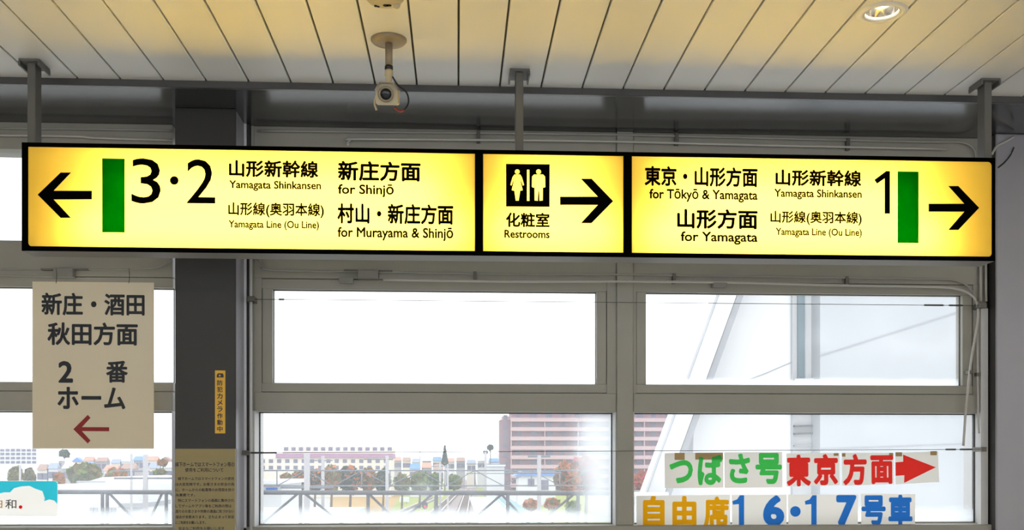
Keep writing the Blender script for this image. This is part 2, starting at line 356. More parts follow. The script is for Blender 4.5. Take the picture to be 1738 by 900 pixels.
# ---- front wall: sill wall, columns, mullion, windows
ZU1, ZU0 = 2.941, 2.553     # top row of panes (behind the sign)
ZM1, ZM0 = 2.358, 1.952     # middle row
ZL1, ZL0 = 1.8305, 1.334    # bottom row
wf = new('wall_front', kind='structure')
box('panel', XL, XR, YW, YW+0.25, 0, ZL0-0.03, M['wall'], wf)
box('trim_2', XL, XR, YW-0.03, YW+0.22, ZL0-0.03, ZL0, M['frame'], kind='structure', bev=0.004)   # sill
YP = YW+0.10                 # bottom panes
def window(idx, xl, xr, ml, mr, glo, ul=None, ur=None):
    """xl..xr: pixel limits of the bay at the frame plane; ml, mr: limits of the middle pane"""
    wn = new('window_%d' % idx, kind='structure')
    L, R, a, b = X(xl, YW), X(xr, YW), X(ml, YW), X(mr, YW)
    fr = M['frame']
    def rail(name, z0, z1, y0=YW, y1=YW+0.13, bev=0.002): return box(name, L, R, y0, y1, z0, z1, fr, wn, bev=bev)
    rail('head_rail', ZU1, SZ)
    rail('transom', ZU0, ZM1+0.045); rail('transom', ZL1, ZM0-0.04)
    # sash of the middle row, set back a little so its edge shows as a line
    ys = YW+0.006
    box('sash_rail', L, R, ys, YW+0.07, ZM1, ZM1+0.043, fr, wn, bev=0.0015); box('sash_rail', L, R, ys, YW+0.07, ZM0-0.038, ZM0, fr, wn, bev=0.0015)
    if a-L > 0.01:
        if a-L > 0.05:
            box('stile', L, a-0.045, YW, YW+0.13, ZM0-0.04, ZM1+0.045, fr, wn); box('sash_stile', a-0.043, a, ys, YW+0.07, ZM0, ZM1, fr, wn, bev=0.0015)
        else: box('sash_stile', L, a, ys, YW+0.07, ZM0, ZM1, fr, wn, bev=0.0015)
    if R-b > 0.01:
        if R-b > 0.05:
            box('stile', b+0.045, R, YW, YW+0.13, ZM0-0.04, ZM1+0.045, fr, wn); box('sash_stile', b, b+0.043, ys, YW+0.07, ZM0, ZM1, fr, wn, bev=0.0015)
        else: box('sash_stile', b, R, ys, YW+0.07, ZM0, ZM1, fr, wn, bev=0.0015)
    # black gaskets
    g = bmesh.new()
    for x in (a, b): bx(g, x-0.0015, x+0.0015, YW+0.03, YW+0.04, ZM0, ZM1)
    for z in (ZM0, ZM1): bx(g, a, b, YW+0.03, YW+0.04, z-0.002, z+0.002)
    mesh('gasket', g, M['seal'], wn)
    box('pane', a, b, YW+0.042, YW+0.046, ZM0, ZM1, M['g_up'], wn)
    # top row
    box('stile', L, L+0.05, YW, YW+0.1, ZU0, ZU1, fr, wn); box('stile', R-0.05, R, YW, YW+0.1, ZU0, ZU1, fr, wn)
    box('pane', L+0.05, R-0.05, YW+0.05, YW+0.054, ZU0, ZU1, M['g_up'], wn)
    # bottom row: deep reveals, their window light put into a paler colour, and a slim frame round the pane
    box('reveal', L, L+0.004, YW+0.002, YW+0.2, ZL0, ZL1, M['framelight'], wn); box('reveal', R-0.004, R, YW+0.002, YW+0.2, ZL0, ZL1, M['framelight'], wn)
    g = bmesh.new()
    for x in (L+0.006, R-0.006): bx(g, x-0.002, x+0.002, YP-0.006, YP+0.012, ZL0, ZL1)
    bx(g, L, R, YP-0.006, YP+0.012, ZL1-0.004, ZL1)
    mesh('gasket', g, M['seal'], wn); box('bottom_bead', L, R, YP-0.006, YP+0.012, ZL0, ZL0+0.006, M['frame'], wn)
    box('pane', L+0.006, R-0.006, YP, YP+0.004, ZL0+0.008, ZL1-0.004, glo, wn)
    return wn
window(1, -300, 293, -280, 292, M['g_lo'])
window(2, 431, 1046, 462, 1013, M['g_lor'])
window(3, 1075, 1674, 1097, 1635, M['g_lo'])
YC = 4.285
# mullion between window 2 and 3
mu = box('trim_3', X(1047, YW-0.012), X(1075, YW-0.012), YW-0.012, YW+0.2, ZL0, SZ, M['frame'], kind='structure', bev=0.003)
ln = box('cover_strip', X(1045, YW-0.014), X(1047.5, YW-0.014), YW-0.014, YW-0.004, ZU0-0.05, SZ-0.13, M['framelight'], mu)
# dark column between window 1 and 2: front plate, pale right-hand flange
c1 = new('pillar_1', kind='structure')
box('face_plate', X(297, YC), X(400, YC), YC, YC+0.012, 0, SZ, M['column'], c1, bev=0.002)
box('web', X(297, YC)+0.004, X(400, YC)-0.004, YC+0.012, YW+0.02, 0, SZ, M['colright'], c1)
box('flange', X(297, YC)-0.004, X(418, YW-0.03), YW-0.03, YW+0.2, 0, SZ, M['flange'], c1)
box('flange_return', X(418, YW-0.02), X(424, YW-0.02), YW-0.02, YW+0.2, 0, SZ, M['column'], c1)
box('jamb', X(424.5, YW-0.01), X(432, YW-0.01), YW-0.01, YW, ZL0, ZL1, M['framelight'], c1)
box('infill', X(424, YW-0.03), X(431, YW), YW-0.002, YW+0.2, 0, SZ, M['frame'], c1)
# broad grey clad pillar closing the right side
YC2 = 4.43
c2 = new('pillar_2', kind='structure')
box('face_plate', X(1691, YC2), X(1691, YC2)+0.9, YC2, YC2+0.012, 0, SZ, M['colright'], c2, bev=0.004)
box('side_plate', X(1691, YC2), X(1691, YC2)+0.02, YC2+0.012, YW+0.02, 0, SZ, M['column'], c2)
box('flange', X(1676, YW), X(1691, YC2)+0.9, YW+0.02, YW+0.2, 0, SZ, M['frame'], c2)
# rest of the wall beyond what is seen
box('panel', X(1691, YC2)+0.9, XR, YW, YW+0.2, ZL0, CZ, M['wall'], wf)
box('panel', XL, X(-300, YW), YW, YW+0.2, ZL0, CZ, M['wall'], wf)
box('roof_slab', XL-0.3, XR+0.3, YB-0.3, YW+0.4, CZ+0.12, CZ+0.4, M['wall'], kind='structure')

# ---------------------------------------------------------------- the illuminated direction sign
YF = 3.79; YK = 3.895
sg = thing('direction_sign', 'long yellow backlit platform sign in a black frame hung from the ceiling', 'sign')
SX0, SX1 = X(38, YF), X(1688, YF); Z0, Z1 = EYE+0.7655, EYE+1.1525
t_ = 0.008
box('housing_top', SX0, SX1, YF, YK, Z1-t_, Z1, M['housing'], sg); box('housing_bottom', SX0, SX1, YF, YK, Z0, Z0+t_, M['housing'], sg)
box('housing_end', SX0, SX0+t_, YF, YK, Z0+t_, Z1-t_, M['housing'], sg); box('housing_end', SX1-t_, SX1, YF, YK, Z0+t_, Z1-t_, M['housing'], sg)
box('back_panel', SX0+t_, SX1-t_, YK-0.01, YK, Z0+t_, Z1-t_, M['inner'], sg)
for z in (Z0+t_, Z1-t_-0.002): box('lining', SX0+t_, SX1-t_, YF+0.02, YK-0.01, z, z+0.002, M['inner'], sg)
secs = [(48, 806), (820, 1058), (1072, 1683)]
# front bezel: outer rim and two dividers
zb, zt = EYE+0.7815, EYE+1.1385
g = bmesh.new()
bx(g, SX0, SX1, YF-0.006, YF, Z0, zb); bx(g, SX0, SX1, YF-0.006, YF, zt, Z1)
bx(g, SX0, X(48, YF), YF-0.006, YF, zb, zt); bx(g, X(1683, YF), SX1, YF-0.006, YF, zb, zt)
mesh('bezel', g, M['black'], sg)
# rounded inner corners of the outer rim
for (cx, sx, cz, sz) in ((X(48, YF), 1, zb, 1), (X(1683, YF), -1, zb, 1), (X(1683, YF), -1, zt, -1)):
    r = 0.014; pl = [(cx, cz)]+[(cx+sx*(r-r*math.cos(a)), cz+sz*(r-r*math.sin(a))) for a in [math.pi/2*i/6 for i in range(7)]]
    prism('corner', pl, YF-0.0055, YF, M['black'], sg)
g0 = (X(806, YF), X(820, YF)); g1 = (X(1058, YF), X(1072, YF))
for a, b in (g0, g1):
    box('divider', a, b, YF-0.006, YK-0.012, zb, zt, M['black'], sg)
for a, b in secs:
    xa, xb = X(a, YF), X(b, YF)
    f = box('acrylic_face', xa-0.003, xb+0.003, YF, YF+0.003, zb-0.004, zt+0.004, M['yellow'], sg)
# fluorescent tubes behind the faces
for xa, xb in ((X(48, YF)+0.17, g0[0]-0.03), (g0[1]+0.03, g1[0]-0.03), (g1[1]+0.05, X(1683, YF)-0.19)):
    zc = (zb+zt)/2-0.035
    for dz_, in_ in ((0.075, 0.10), (-0.06, 0.0)): tube('fluorescent_tube', [(xa+in_, 3.866, zc+dz_), (xb-in_, 3.866, zc+dz_)], 0.013, M['tubelight'], sg, 10)
def L(s, x0, y0, x1, y1, b=0.0): return text(s, x0, y0, x1, y1, YF-0.0005, M['ink'], sg, b)
def arrow(tipx, tipy, tailx, h0, h1, nx, ty, by, e0, e1):
    print_shape('arrow', [[(tipx, tipy), (e1, ty), (e0, ty), (nx, h0), (tailx, h0), (tailx, h1), (nx, h1), (e0, by), (e1, by)]], YF-0.0005, M['ink'], sg)
arrow(64, 330.7, 156, 324, 338.7, 91, 293, 370, 120.5, 103)
arrow(1040.6, 341.6, 950.5, 334, 348, 1014.6, 303.5, 379, 985.7, 1004)
arrow(1661.8, 353, 1576, 346, 359.5, 1636.6, 316, 390.5, 1609.5, 1626.5)
for a, b, c, d in ((173.4, 269, 211.8, 395), (1523.4, 291, 1559, 413)):
    print_shape('green_band', [[(a, b), (c, b+0.5), (c, d), (a, d-0.5)]], YF-0.001, M['green'], sg)['label'] = 'green backlit colour band'
L('3', 223, 269, 273, 346, 0.004); L('2', 317, 270.5, 365.5, 345.5, 0.004)
print_shape('lettering', [[(295.8+7.4*math.cos(a), 306.5+7.4*math.sin(a)) for a in [i*math.pi/12 for i in range(24)]]], YF-0.0005, M['ink'], sg)
L('山形新幹線', 388.5, 272, 540.5, 301.5, 0.034); L('Yamagata Shinkansen', 389, 307, 545, 325, 0.032)
L('山形線(奥羽本線)', 387.3, 344, 550, 370, 0.030); L('Yamagata Line (Ou Line)', 388, 374.5, 541.6, 391.3, 0.032)
L('新庄方面', 573.4, 274, 714, 308, 0.034); L('for Shinjō', 573.4, 312.5, 668.5, 335, 0.030)
L('村山・新庄方面', 572.5, 346, 769.5, 381, 0.034); L('for Murayama & Shinjō', 572.8, 385.5, 769.3, 409, 0.030)
L('化粧室', 858.5, 361, 933, 386, 0.034); L('Restrooms', 856, 390.5, 933, 404.5, 0.032)
L('東京・山形方面', 1094, 283, 1286, 317, 0.034); L('for Tōkyō & Yamagata', 1102, 321, 1286, 343.5, 0.030)
L('山形方面', 1149, 355, 1286, 389, 0.034); L('for Yamagata', 1155, 393.5, 1286, 415.5, 0.030)
L('山形新幹線', 1316, 288, 1462, 316.5, 0.034); L('Yamagata Shinkansen', 1314, 321.5, 1462.7, 339.5, 0.032)
L('山形線(奥羽本線)', 1307.5, 358.5, 1462.7, 382.5, 0.030); L('Yamagata Line (Ou Line)', 1316.5, 387.5, 1462.7, 404, 0.032)
print_shape('lettering', [[(1510.5, 290.5), (1510.5, 363), (1501.5, 363), (1501.5, 303), (1488.5, 312), (1484, 305.5), (1504, 290.5)]], YF-0.0005, M['ink'], sg)
# restroom pictogram: black square with the two figures and the bar left open
def circ(cx, cy, r, n=16): return [(cx+r*math.cos(2*math.pi*i/n), cy+r*math.sin(2*math.pi*i/n)) for i in range(n)]
def q(pts): return [(780+x/3.461, 220+y/3.461) for x, y in pts]
woman = q([(322, 264), (356, 264), (366, 280), (379, 325), (372, 330), (362, 305), (357, 300), (371, 357), (356, 360), (347, 418), (330, 418), (322, 360), (306, 357), (319, 300), (314, 305), (305, 330), (298, 325), (311, 280)])
man = q([(438, 264), (490, 264), (502, 276), (503, 338), (492, 342), (489, 300), (488, 417), (470, 419), (467, 362), (462, 362), (459, 419), (441, 417), (440, 300), (437, 342), (425, 338), (426, 276)])
sq = [(858.9, 278.4), (933, 279), (933, 351.4), (858.9, 350.8)]
print_shape('pictogram', [sq, woman, man, circ(780+339/3.461, 220+248/3.461, 4.2), circ(780+464/3.461, 220+248/3.461, 4.2), q([(396, 236), (410, 236), (410, 419), (396, 419)])], YF-0.0005, M['ink'], sg)
# three hangers
YH = 3.86
for xc in (58.5, 881, 1671):
    x = X(xc, YH)
    h = box('hanger', x-0.0145, x+0.0145, YH-0.028, YH+0.028, Z1, CZ, M['hanger'], sg, bev=0.002)
    box('ceiling_plate', x-0.037, x+0.037, YH-0.05, YH+0.05, CZ-0.008, CZ, M['hanger'], h, bev=0.001)
    for s in (-1, 1): box('plate_lip', x+s*0.035-0.003, x+s*0.035+0.003, YH-0.05, YH+0.05, CZ-0.024, CZ-0.008, M['hanger'], h)

# ---------------------------------------------------------------- ceiling fittings
def on_ceiling(px, py):
    t = (CZ-EYE)*F/(HY-py); u = (px-CX)/F
    return Vector((t*(SN+u*CS), t*(CS-u*SN), CZ))
# security camera
pc = on_ceiling(660, 67)
sc_ = thing('security_camera', 'small cream security camera on a round ceiling plate and short stem', 'camera')
lathe('ceiling_plate', [(0.030, -0.014), (0.056, -0.011), (0.0615, -0.005), (0.0615, 0.0)], pc, M['cream2'], sc_, 40)
lathe('stem', [(0.0125, -0.095), (0.0125, -0.013)], pc, M['cream2'], sc_, 16)
lathe('collar', [(0.014, -0.104), (0.0145, -0.098), (0.0145, -0.093), (0.013, -0.09)], pc, M['lens'], sc_, 16)
lathe('swivel', [(0.006, -0.152), (0.008, -0.145), (0.0115, -0.137), (0.010, -0.130), (0.015, -0.124), (0.015, -0.112), (0.0115, -0.104)], pc, M['cream'], sc_, 16)
bc = pc+Vector((-0.004, -0.02, -0.196))
g = bmesh.new()
oct_ = [(-0.5, -0.42), (-0.42, -0.5), (0.42, -0.5), (0.5, -0.42), (0.5, 0.22), (0.28, 0.5), (-0.28, 0.5), (-0.5, 0.22)]
pl = [(bc.x+0.074*a, bc.z+0.070*b) for a, b in oct_]
prism('camera_body', pl, bc.y-0.04, bc.y+0.10, M['cream'], sc_)
rotx = Matrix.Rotation(math.radians(90), 3, 'X')
lathe('lens_ring', [(0.026, 0.0), (0.026, 0.008), (0.019, 0.008), (0.018, 0.002)], (bc.x-0.002, bc.y-0.04, bc.z), M['cream2'], sc_, 28, rotx)
lathe('lens', [(0.018, 0.0), (0.018, 0.003), (0.011, 0.0055), (0.004, 0.0065)], (bc.x-0.002, bc.y-0.040, bc.z), M['lens'], sc_, 28, rotx)
prism('sunshield', [(bc.x-0.040, bc.z+0.012), (bc.x-0.023, bc.z+0.038), (bc.x+0.023, bc.z+0.038), (bc.x+0.040, bc.z+0.012), (bc.x+0.0375, bc.z+0.010), (bc.x+0.0215, bc.z+0.0355), (bc.x-0.0215, bc.z+0.0355), (bc.x-0.0375, bc.z+0.010)], bc.y-0.055, bc.y+0.10, M['cream2'], sc_)
tube('bracket', [(bc.x-0.036, bc.y-0.02, bc.z-0.005), (bc.x-0.043, bc.y-0.02, bc.z-0.03), (bc.x-0.036, bc.y-0.02, bc.z-0.052)], 0.0035, M['cream'], sc_, 8, 4)
tube('cable', [(pc.x+0.008, pc.y, pc.z-0.12), (pc.x+0.028, pc.y+0.01, pc.z-0.150), (pc.x+0.060, pc.y+0.02, pc.z-0.175), (pc.x+0.066, pc.y+0.02, pc.z-0.21), (pc.x+0.050, pc.y+0.02, pc.z-0.236)], 0.003, M['cable'], sc_, 8, 5)
c_ = tube('cable', [(pc.x+0.050, pc.y+0.02, pc.z-0.236), (pc.x+0.035, pc.y+0.02, pc.z-0.240), (pc.x+0.018, pc.y+0.02, pc.z-0.226)], 0.003, M['redcable'], sc_, 8, 4); c_['label'] = 'dark red cable end'
tiltm = Matrix.Translation(bc) @ Matrix.Rotation(math.radians(19), 4, 'X') @ Matrix.Translation(-bc)
for o in sc_.children:
    if o.name.split('.')[0] in ('camera_body', 'lens_ring', 'lens', 'sunshield', 'bracket'): o.data.transform(tiltm)
# round detector at the top edge
pd = on_ceiling(653, -6)
dt = thing('smoke_detector', 'cream round ceiling detector above the security camera, cut by the top edge', 'detector')
lathe('base', [(0.020, -0.020), (0.050, -0.016), (0.060, -0.006), (0.060, 0)], pd, M['cream'], dt, 36)
for dx, dy, r in ((-0.03, 0.026, 0.005), (-0.022, 0.030, 0.004), (0.002, 0.018, 0.009), (0.012, 0.017, 0.008)):
    lathe('vent_hole', [(r, -0.0205), (r, -0.012)], pd+Vector((dx, dy, 0)), M['lens'], dt, 12)
lathe('indicator_dome', [(0.004, -0.028), (0.009, -0.025), (0.012, -0.016)], pd+Vector((0.036, 0.02, 0)), M['cream'], dt, 16)
# recessed downlight, then the added fill strips behind the camera
def downlight(c, label):
    d = thing('downlight', label, 'lamp', 'recessed round downlights in the boarded ceiling')
    bm = bmesh.new(); lathe_bm(bm, [(0.058, -0.003), (0.062, -0.006), (0.074, -0.005), (0.080, 0.0)], c, 40); mesh('trim_ring', bm, M['board'], d)
    bm = bmesh.new(); lathe_bm(bm, [(0.0585, -0.004), (0.054, -0.0035), (0.05, 0.006)], c, 40); mesh('inner_ring', bm, M['framelight'], d)
    bm = bmesh.new(); lathe_bm(bm, [(0.0505, 0.005), (0.047, 0.025), (0.038, 0.05), (0.02, 0.062)], c, 32); mesh('reflector', bm, M['chrome'], d)
    lathe('lamp_bulb', [(0.022, 0.026), (0.03, 0.032), (0.03, 0.055)], c, M['lamp'], d, 20)
    return d
pl_ = on_ceiling(1497, 21)
downlight(pl_-Vector((0, 0, 0.0005)), 'round recessed downlight set in the ceiling boards above the right platform arrow')
for yy in (-0.6, -2.9):  # unseen strips added to brighten the interior
    for xx in (-4.5, -1.2, 2.1, 5.4):
        f_ = thing('added_fill_strip', 'added unseen fill light strip on the ceiling behind the viewer', 'lamp', 'added fill lights behind the viewer')
        box('housing', xx-0.62, xx+0.62, yy-0.09, yy+0.09, CZ-0.035, CZ, M['board'], f_); box('diffuser', xx-0.6, xx+0.6, yy-0.07, yy+0.07, CZ-0.075, CZ-0.035, M['strip'], f_)
# the hole for it: cut the boards and backing it passes through
cut = bpy.data.meshes.new('downlight_hole'); b_ = bmesh.new()
rg = lathe_bm(b_, [(0.057, -0.05), (0.057, 0.2)], (0, 0, 0), 40); b_.faces.new(rg[0][::-1]); b_.faces.new(rg[1]); bmesh.ops.recalc_face_normals(b_, faces=b_.faces); b_.to_mesh(cut); b_.free()
co = bpy.data.objects.new('cutter', cut); COL.objects.link(co); co.location = pl_
bpy.context.view_layer.update()
for o in [ceil]+[c for c in ceil.children if abs(c.location.x+PITCH/2-pl_.x) < PITCH/2+0.08]:
    o.data = o.data.copy(); md = o.modifiers.new('hole', 'BOOLEAN'); md.object = co; md.operation = 'DIFFERENCE'; md.solver = 'EXACT'
    bpy.context.view_layer.update()
    me = bpy.data.meshes.new_from_object(o.evaluated_get(bpy.context.evaluated_depsgraph_get()))
    o.modifiers.clear(); o.data = me
bpy.data.objects.remove(co)
g = bmesh.new(); lathe_bm(g, [(0.057, -0.0005), (0.060, 0.09)], pl_, 32); mesh('can', g, M['chrome'], None)
can = bpy.data.objects['can']; can.parent = next(o for o in bpy.data.objects if o.name == 'downlight')

# ---------------------------------------------------------------- conduits, clips, wires on the window wall
YQ = YW-0.016
def pp(pts, Y=YQ): return [P(x, y, Y) for x, y in pts]
def conduit(name, pts, r, label, m='conduit2', Y=YQ, steps=4, clips=()):
    t = thing(name, label, 'conduit', 'surface conduits on the window wall')
    tube('pipe', pp(pts, Y), r, M[m], t, 8, steps)
    for x, y, wd, hg in clips:
        p = P(x, y, Y); box('clip', p.x-wd, p.x+wd, Y-r-0.003, YW, p.z-hg, p.z+hg, M['clip'], t, bev=0.001)
    return t
conduit('conduit', [(-120, 214), (0, 217.5), (160, 219.5), (292, 221.5)], 0.004, 'upper grey conduit above the left end of the yellow sign')
conduit('conduit', [(-120, 227), (0, 229.5), (130, 231.5), (160, 234), (292, 238)], 0.005, 'lower pale conduit above the left end of the yellow sign', 'conduit')
conduit('conduit', [(436, 222), (669, 224.6), (872, 226.5), (1030, 228.5), (1146, 231), (1523, 240), (1600, 241), (1634, 242), (1652, 252), (1658, 272)], 0.0045,
        'upper conduit behind the hangers above the yellow sign, bending down beside the right pillar', 'conduit2', clips=[(812, 232, 0.008, 0.026), (1148, 236.5, 0.008, 0.026), (1439, 245, 0.008, 0.026)])
conduit('conduit', [(590, 247), (594, 238), (612, 236), (872, 238), (1030, 240), (1300, 246.5), (1608, 253)], 0.005, 'lower pale conduit above the yellow sign, starting in a small hook', 'conduit', Y=YQ-0.012)
conduit('conduit', [(-120, 453), (0, 456.5), (95, 457), (212, 457.5), (270, 453), (292, 440)], 0.003, 'thin cable above the hanging cream board, curving up at the dark pillar')
conduit('conduit', [(-120, 465), (0, 468), (95, 470)], 0.0035, 'short grey conduit ending at the junction box over the cream board')
conduit('conduit', [(436, 434), (446, 450), (463, 459), (660, 462), (860, 465.5), (1030, 466), (1200, 468.5), (1380, 471), (1579, 474), (1620, 476), (1645, 488), (1654, 506)], 0.004,
        'upper conduit under the yellow sign, bending down at the right pillar', 'conduit2', clips=[(806, 470, 0.007, 0.022), (1144, 473, 0.007, 0.022), (1437, 478, 0.007, 0.022)])
conduit('conduit', [(650, 475), (860, 478), (1030, 478), (1230, 479.5), (1400, 484), (1579, 487), (1626, 491), (1652, 504), (1660, 525), (1659, 550), (1652, 590), (1646, 631), (1639, 700), (1635, 757)], 0.0055,
        'lower pale conduit under the yellow sign that swings down past the right window', 'conduit', Y=YQ-0.020, clips=[(1647, 632, 0.006, 0.008)])
conduit('conduit', [(1659, 566), (1660, 700), (1661.5, 736)], 0.0045, 'short straight pipe hanging beside the right pillar', 'conduit', clips=[(1660, 636, 0.010, 0.008)])
conduit('conduit', [(425.8, 425), (425.8, 650), (425.8, 905)], 0.0065, 'white vertical pipe beside the dark pillar', 'framelight', Y=YW-0.045, steps=1, clips=[(426, 508, 0.016, 0.012)])
conduit('conduit', [(1664, 440), (1664.5, 512)], 0.006, 'left one of two short upright pipes below the right end of the sign', 'conduit', steps=1)
conduit('conduit', [(1673, 440), (1673.5, 512)], 0.006, 'right one of two short upright pipes below the right end of the sign', 'conduit', steps=1, clips=[(1668, 519, 0.016, 0.011)])
conduit('conduit', [(1684, 262), (1692, 248), (1708, 240), (1721, 232)], 0.005, 'pale bent conduit end on the right pillar above the sign corner', 'conduit', Y=YC2-0.012)
conduit('conduit', [(1694, 285), (1706, 275), (1716, 262), (1721, 250)], 0.0025, 'thin dark cable on the right pillar beside the sign corner', 'cable', Y=YC2-0.006)
box('jamb', X(1663, YW), X(1675, YW), YW-0.01, YW+0.02, P(1668, 893, YW).z, P(1668, 524, YW).z, M['framelight'], bpy.data.objects['window_3'])
def jbox(x0, y0, x1, y1, label, lugs=()):
    t = thing('junction_box', label, 'box', 'small junction boxes on the window wall')
    a, b = P(x0, y0, YQ), P(x1, y1, YQ)
    box('body', a.x, b.x, YQ-0.025, YW, b.z, a.z, M['boxgrey'], t, bev=0.002)
    for (u0, v0, u1, v1) in lugs:
        a, b = P(u0, v0, YQ), P(u1, v1, YQ); box('gland', a.x, b.x, YQ-0.006, YW, b.z, a.z, M['clip'], t)
jbox(94, 456, 127, 472, 'grey junction box on the transom above the hanging cream board', [(70, 456, 94, 459), (127, 456, 150, 458.5)])
jbox(608, 460, 643, 474, 'grey junction box under the middle of the yellow sign', [(584, 458, 608, 461), (643, 459, 666, 462)])
jbox(576, 472, 600, 481, 'small dark plug box hanging below the grey junction box')
jbox(1208, 480, 1232, 488, 'small dark bracket box above the corner of the right window')
# taut wires
def wire(a, b, Y, label, buckles):
    t = thing('stretched_wire', label, 'wire', 'wires stretched across the windows')
    A, B = P(*a, Y), P(*b, Y); tube('strand', [A, B], 0.0013, M['wire'], t, 6)
    for f0, f1 in buckles: tube('turnbuckle', [A.lerp(B, f0), A.lerp(B, f1)], 0.0038, M['wire'], t, 8)
    for p, s in ((A, 1), (B, -1)):
        box('wall_clip', p.x-0.012, p.x+0.012, Y-0.012, YW+0.002, p.z-0.010, p.z+0.010, M['clip'], t, bev=0.001)
wire((427, 508), (1667, 519), YW-0.062, 'thin wire stretched across the middle panes with a turnbuckle at its right end', [(0.036, 0.043), (0.918, 0.945), (0.953, 0.972)])
wire((415, 769), (1668, 763), YW-0.06, 'thin wire across the lower panes that carries the paper letters', [(0.008, 0.042), (0.948, 0.962), (0.968, 0.985)])

# ---------------------------------------------------------------- hanging cream board on the left
YB_ = 4.40
hb = thing('hanging_board', 'cream hanging board with dark platform lettering and a red arrow in the left window', 'sign')
a, b = P(55, 478, YB_), P(261, 762, YB_)
box('board', a.x, b.x, YB_, YB_+0.004, b.z, a.z, M['board_cream'], hb)
for s, x0, y0, x1, y1 in (('新庄・酒田', 70.5, 497.5, 245.5, 536), ('秋田方面', 80.5, 547.5, 234, 586.5), ('2', 99, 613, 124, 650), ('番', 180, 612.5, 217, 650), ('ホーム', 97.5, 657, 213, 695)):
    text(s, x0, y0, x1, y1, YB_-0.0005, M['navy'], hb, 0.028)
def stroke(a, b, w_):
    d = Vector((b[0]-a[0], b[1]-a[1])).normalized(); n = Vector((-d.y, d.x))*w_/2
    return [(a[0]+n.x, a[1]+n.y), (b[0]+n.x, b[1]+n.y), (b[0]-n.x, b[1]-n.y), (a[0]-n.x, a[1]-n.y)]
print_shape('arrow', [[(124.5, 728.8), (149, 704.5), (153.5, 709.5), (139, 725.3), (185.3, 725.5), (185.3, 732.3), (139, 732), (153.5, 748), (149, 753)]], YB_-0.0005, M['darkred'], hb)['label'] = 'dark red left-pointing arrow'
for x in (95.5, 219):
    tube('hook', [P(x, 456, YB_+0.06), P(x, 458, YB_), P(x+0.8, 468, YB_), P(x-0.3, 481, YB_-0.004)], 0.0013, M['cable'], hb, 6, 4)

# ---------------------------------------------------------------- sticker and notice on the dark pillar
st = thing('camera_sticker', 'narrow yellow vertical security camera sticker on the dark pillar', 'sticker')
a, b = P(365, 629, YC), P(382.5, 736, YC)
box('film', a.x, b.x, YC-0.001, YC, b.z, a.z, M['stickyel'], st)
for i, ch in enumerate('防犯カメラ作動中'):
    yy = 645.5+i*11.2; text(ch, 368.5, yy, 378, yy+9.2, YC-0.0015, M['stickink'], st, 0.02)
print_shape('pictogram', [[(368, 637), (370, 634), (378, 634), (379.5, 637), (379.5, 641), (368, 641)], circ(373, 637.7, 1.8, 10)], YC-0.0015, M['stickink'], st)
nt_ = thing('paper_notice', 'tan paper notice with small dark text on the lower dark pillar', 'notice')
a, b = P(297, 762, YC), P(399, 960, YC)
box('sheet', a.x, b.x, YC-0.002, YC, b.z, a.z, M['notice'], nt_)
box('top_strip', a.x, b.x, YC-0.003, YC-0.002, P(350, 773.5, YC).z, P(350, 772.5, YC).z, M['tape'], nt_)
box('edge_strip', b.x, b.x+0.005, YC-0.002, YC+0.01, b.z, a.z, M['paper'], nt_)
lines = [('線下ホームではスマートフォン等の', 296.5+1, 784.5, 398, 792.5), ('使用をご利用について', 314, 794.5, 379, 801.5),
         ('線下ホームではスマートフォンの使用', 302, 810, 397, 815.5), ('は大変危険です。お客さまの安全の為', 298, 819.5, 397.5, 825), ('に、ホームからの転落等のお怪我を防ぐ', 298, 829, 397.5, 834.5), ('為重要です。', 298, 838, 331, 843),
         ('特にスマートフォンの画面に集中され', 302, 847, 397.5, 852.5), ('してゲームやアプリ等をご利用の際は', 298, 856.5, 393, 862), ('周りのお客さまや列車の通過に気づかない', 298, 865.5, 397.5, 871), ('場合が多数あります。立ち止まって安全', 298, 875, 397.5, 880.5), ('にご利用をお願いします。', 298, 884.5, 349, 890), ('安全なご利用をお願いします', 303, 894.5, 381, 900)]
for s, x0, y0, x1, y1 in lines: text(s, x0, y0, x1, y1, YC-0.0025, M['stickink'], nt_, 0.01)

# ---------------------------------------------------------------- card on the left window (mascot left out)
YT = YP-0.02
cd_ = thing('window_card', 'turquoise and pale cloud window card with rounded corners at the lower left', 'card')
def rrect(x0, y0, x1, y1, r, n=5):
    o = []
    for cx, cy, a0 in ((x1-r, y0+r, -90), (x1-r, y1-r, 0), (x0+r, y1-r, 90), (x0+r, y0+r, 180)):
        for i in range(n+1):
            a = math.radians(a0+90*i/n); o.append((cx+r*math.cos(a), cy+r*math.sin(a)))
    return o
print_shape('card', [rrect(-62, 816.5, 98, 876.5, 5)], YT, M['cloud'], cd_, 0.0)
cl = [(-60, 838), (-20, 842), (0, 838), (7, 836), (17, 836), (24, 829), (36, 826), (50, 825), (60, 830), (72, 834), (76, 846), (75, 851), (84, 848), (92, 850), (97.5, 856)]
print_shape('sky_print', [cl+[(97.5, 821), (95, 817.5), (93, 817), (-60, 817)]], YT-0.001, M['skyblue'], cd_, 0.0)
text('日', -7, 850, 4, 863, YT-0.004, M['orangeprint'], cd_, 0.01); text('和', 9, 848, 28, 864, YT-0.004, M['greyprint'], cd_, 0.01)
print_shape('full_stop', [circ(35, 861, 3, 14)], YT-0.004, M['tred'], cd_)

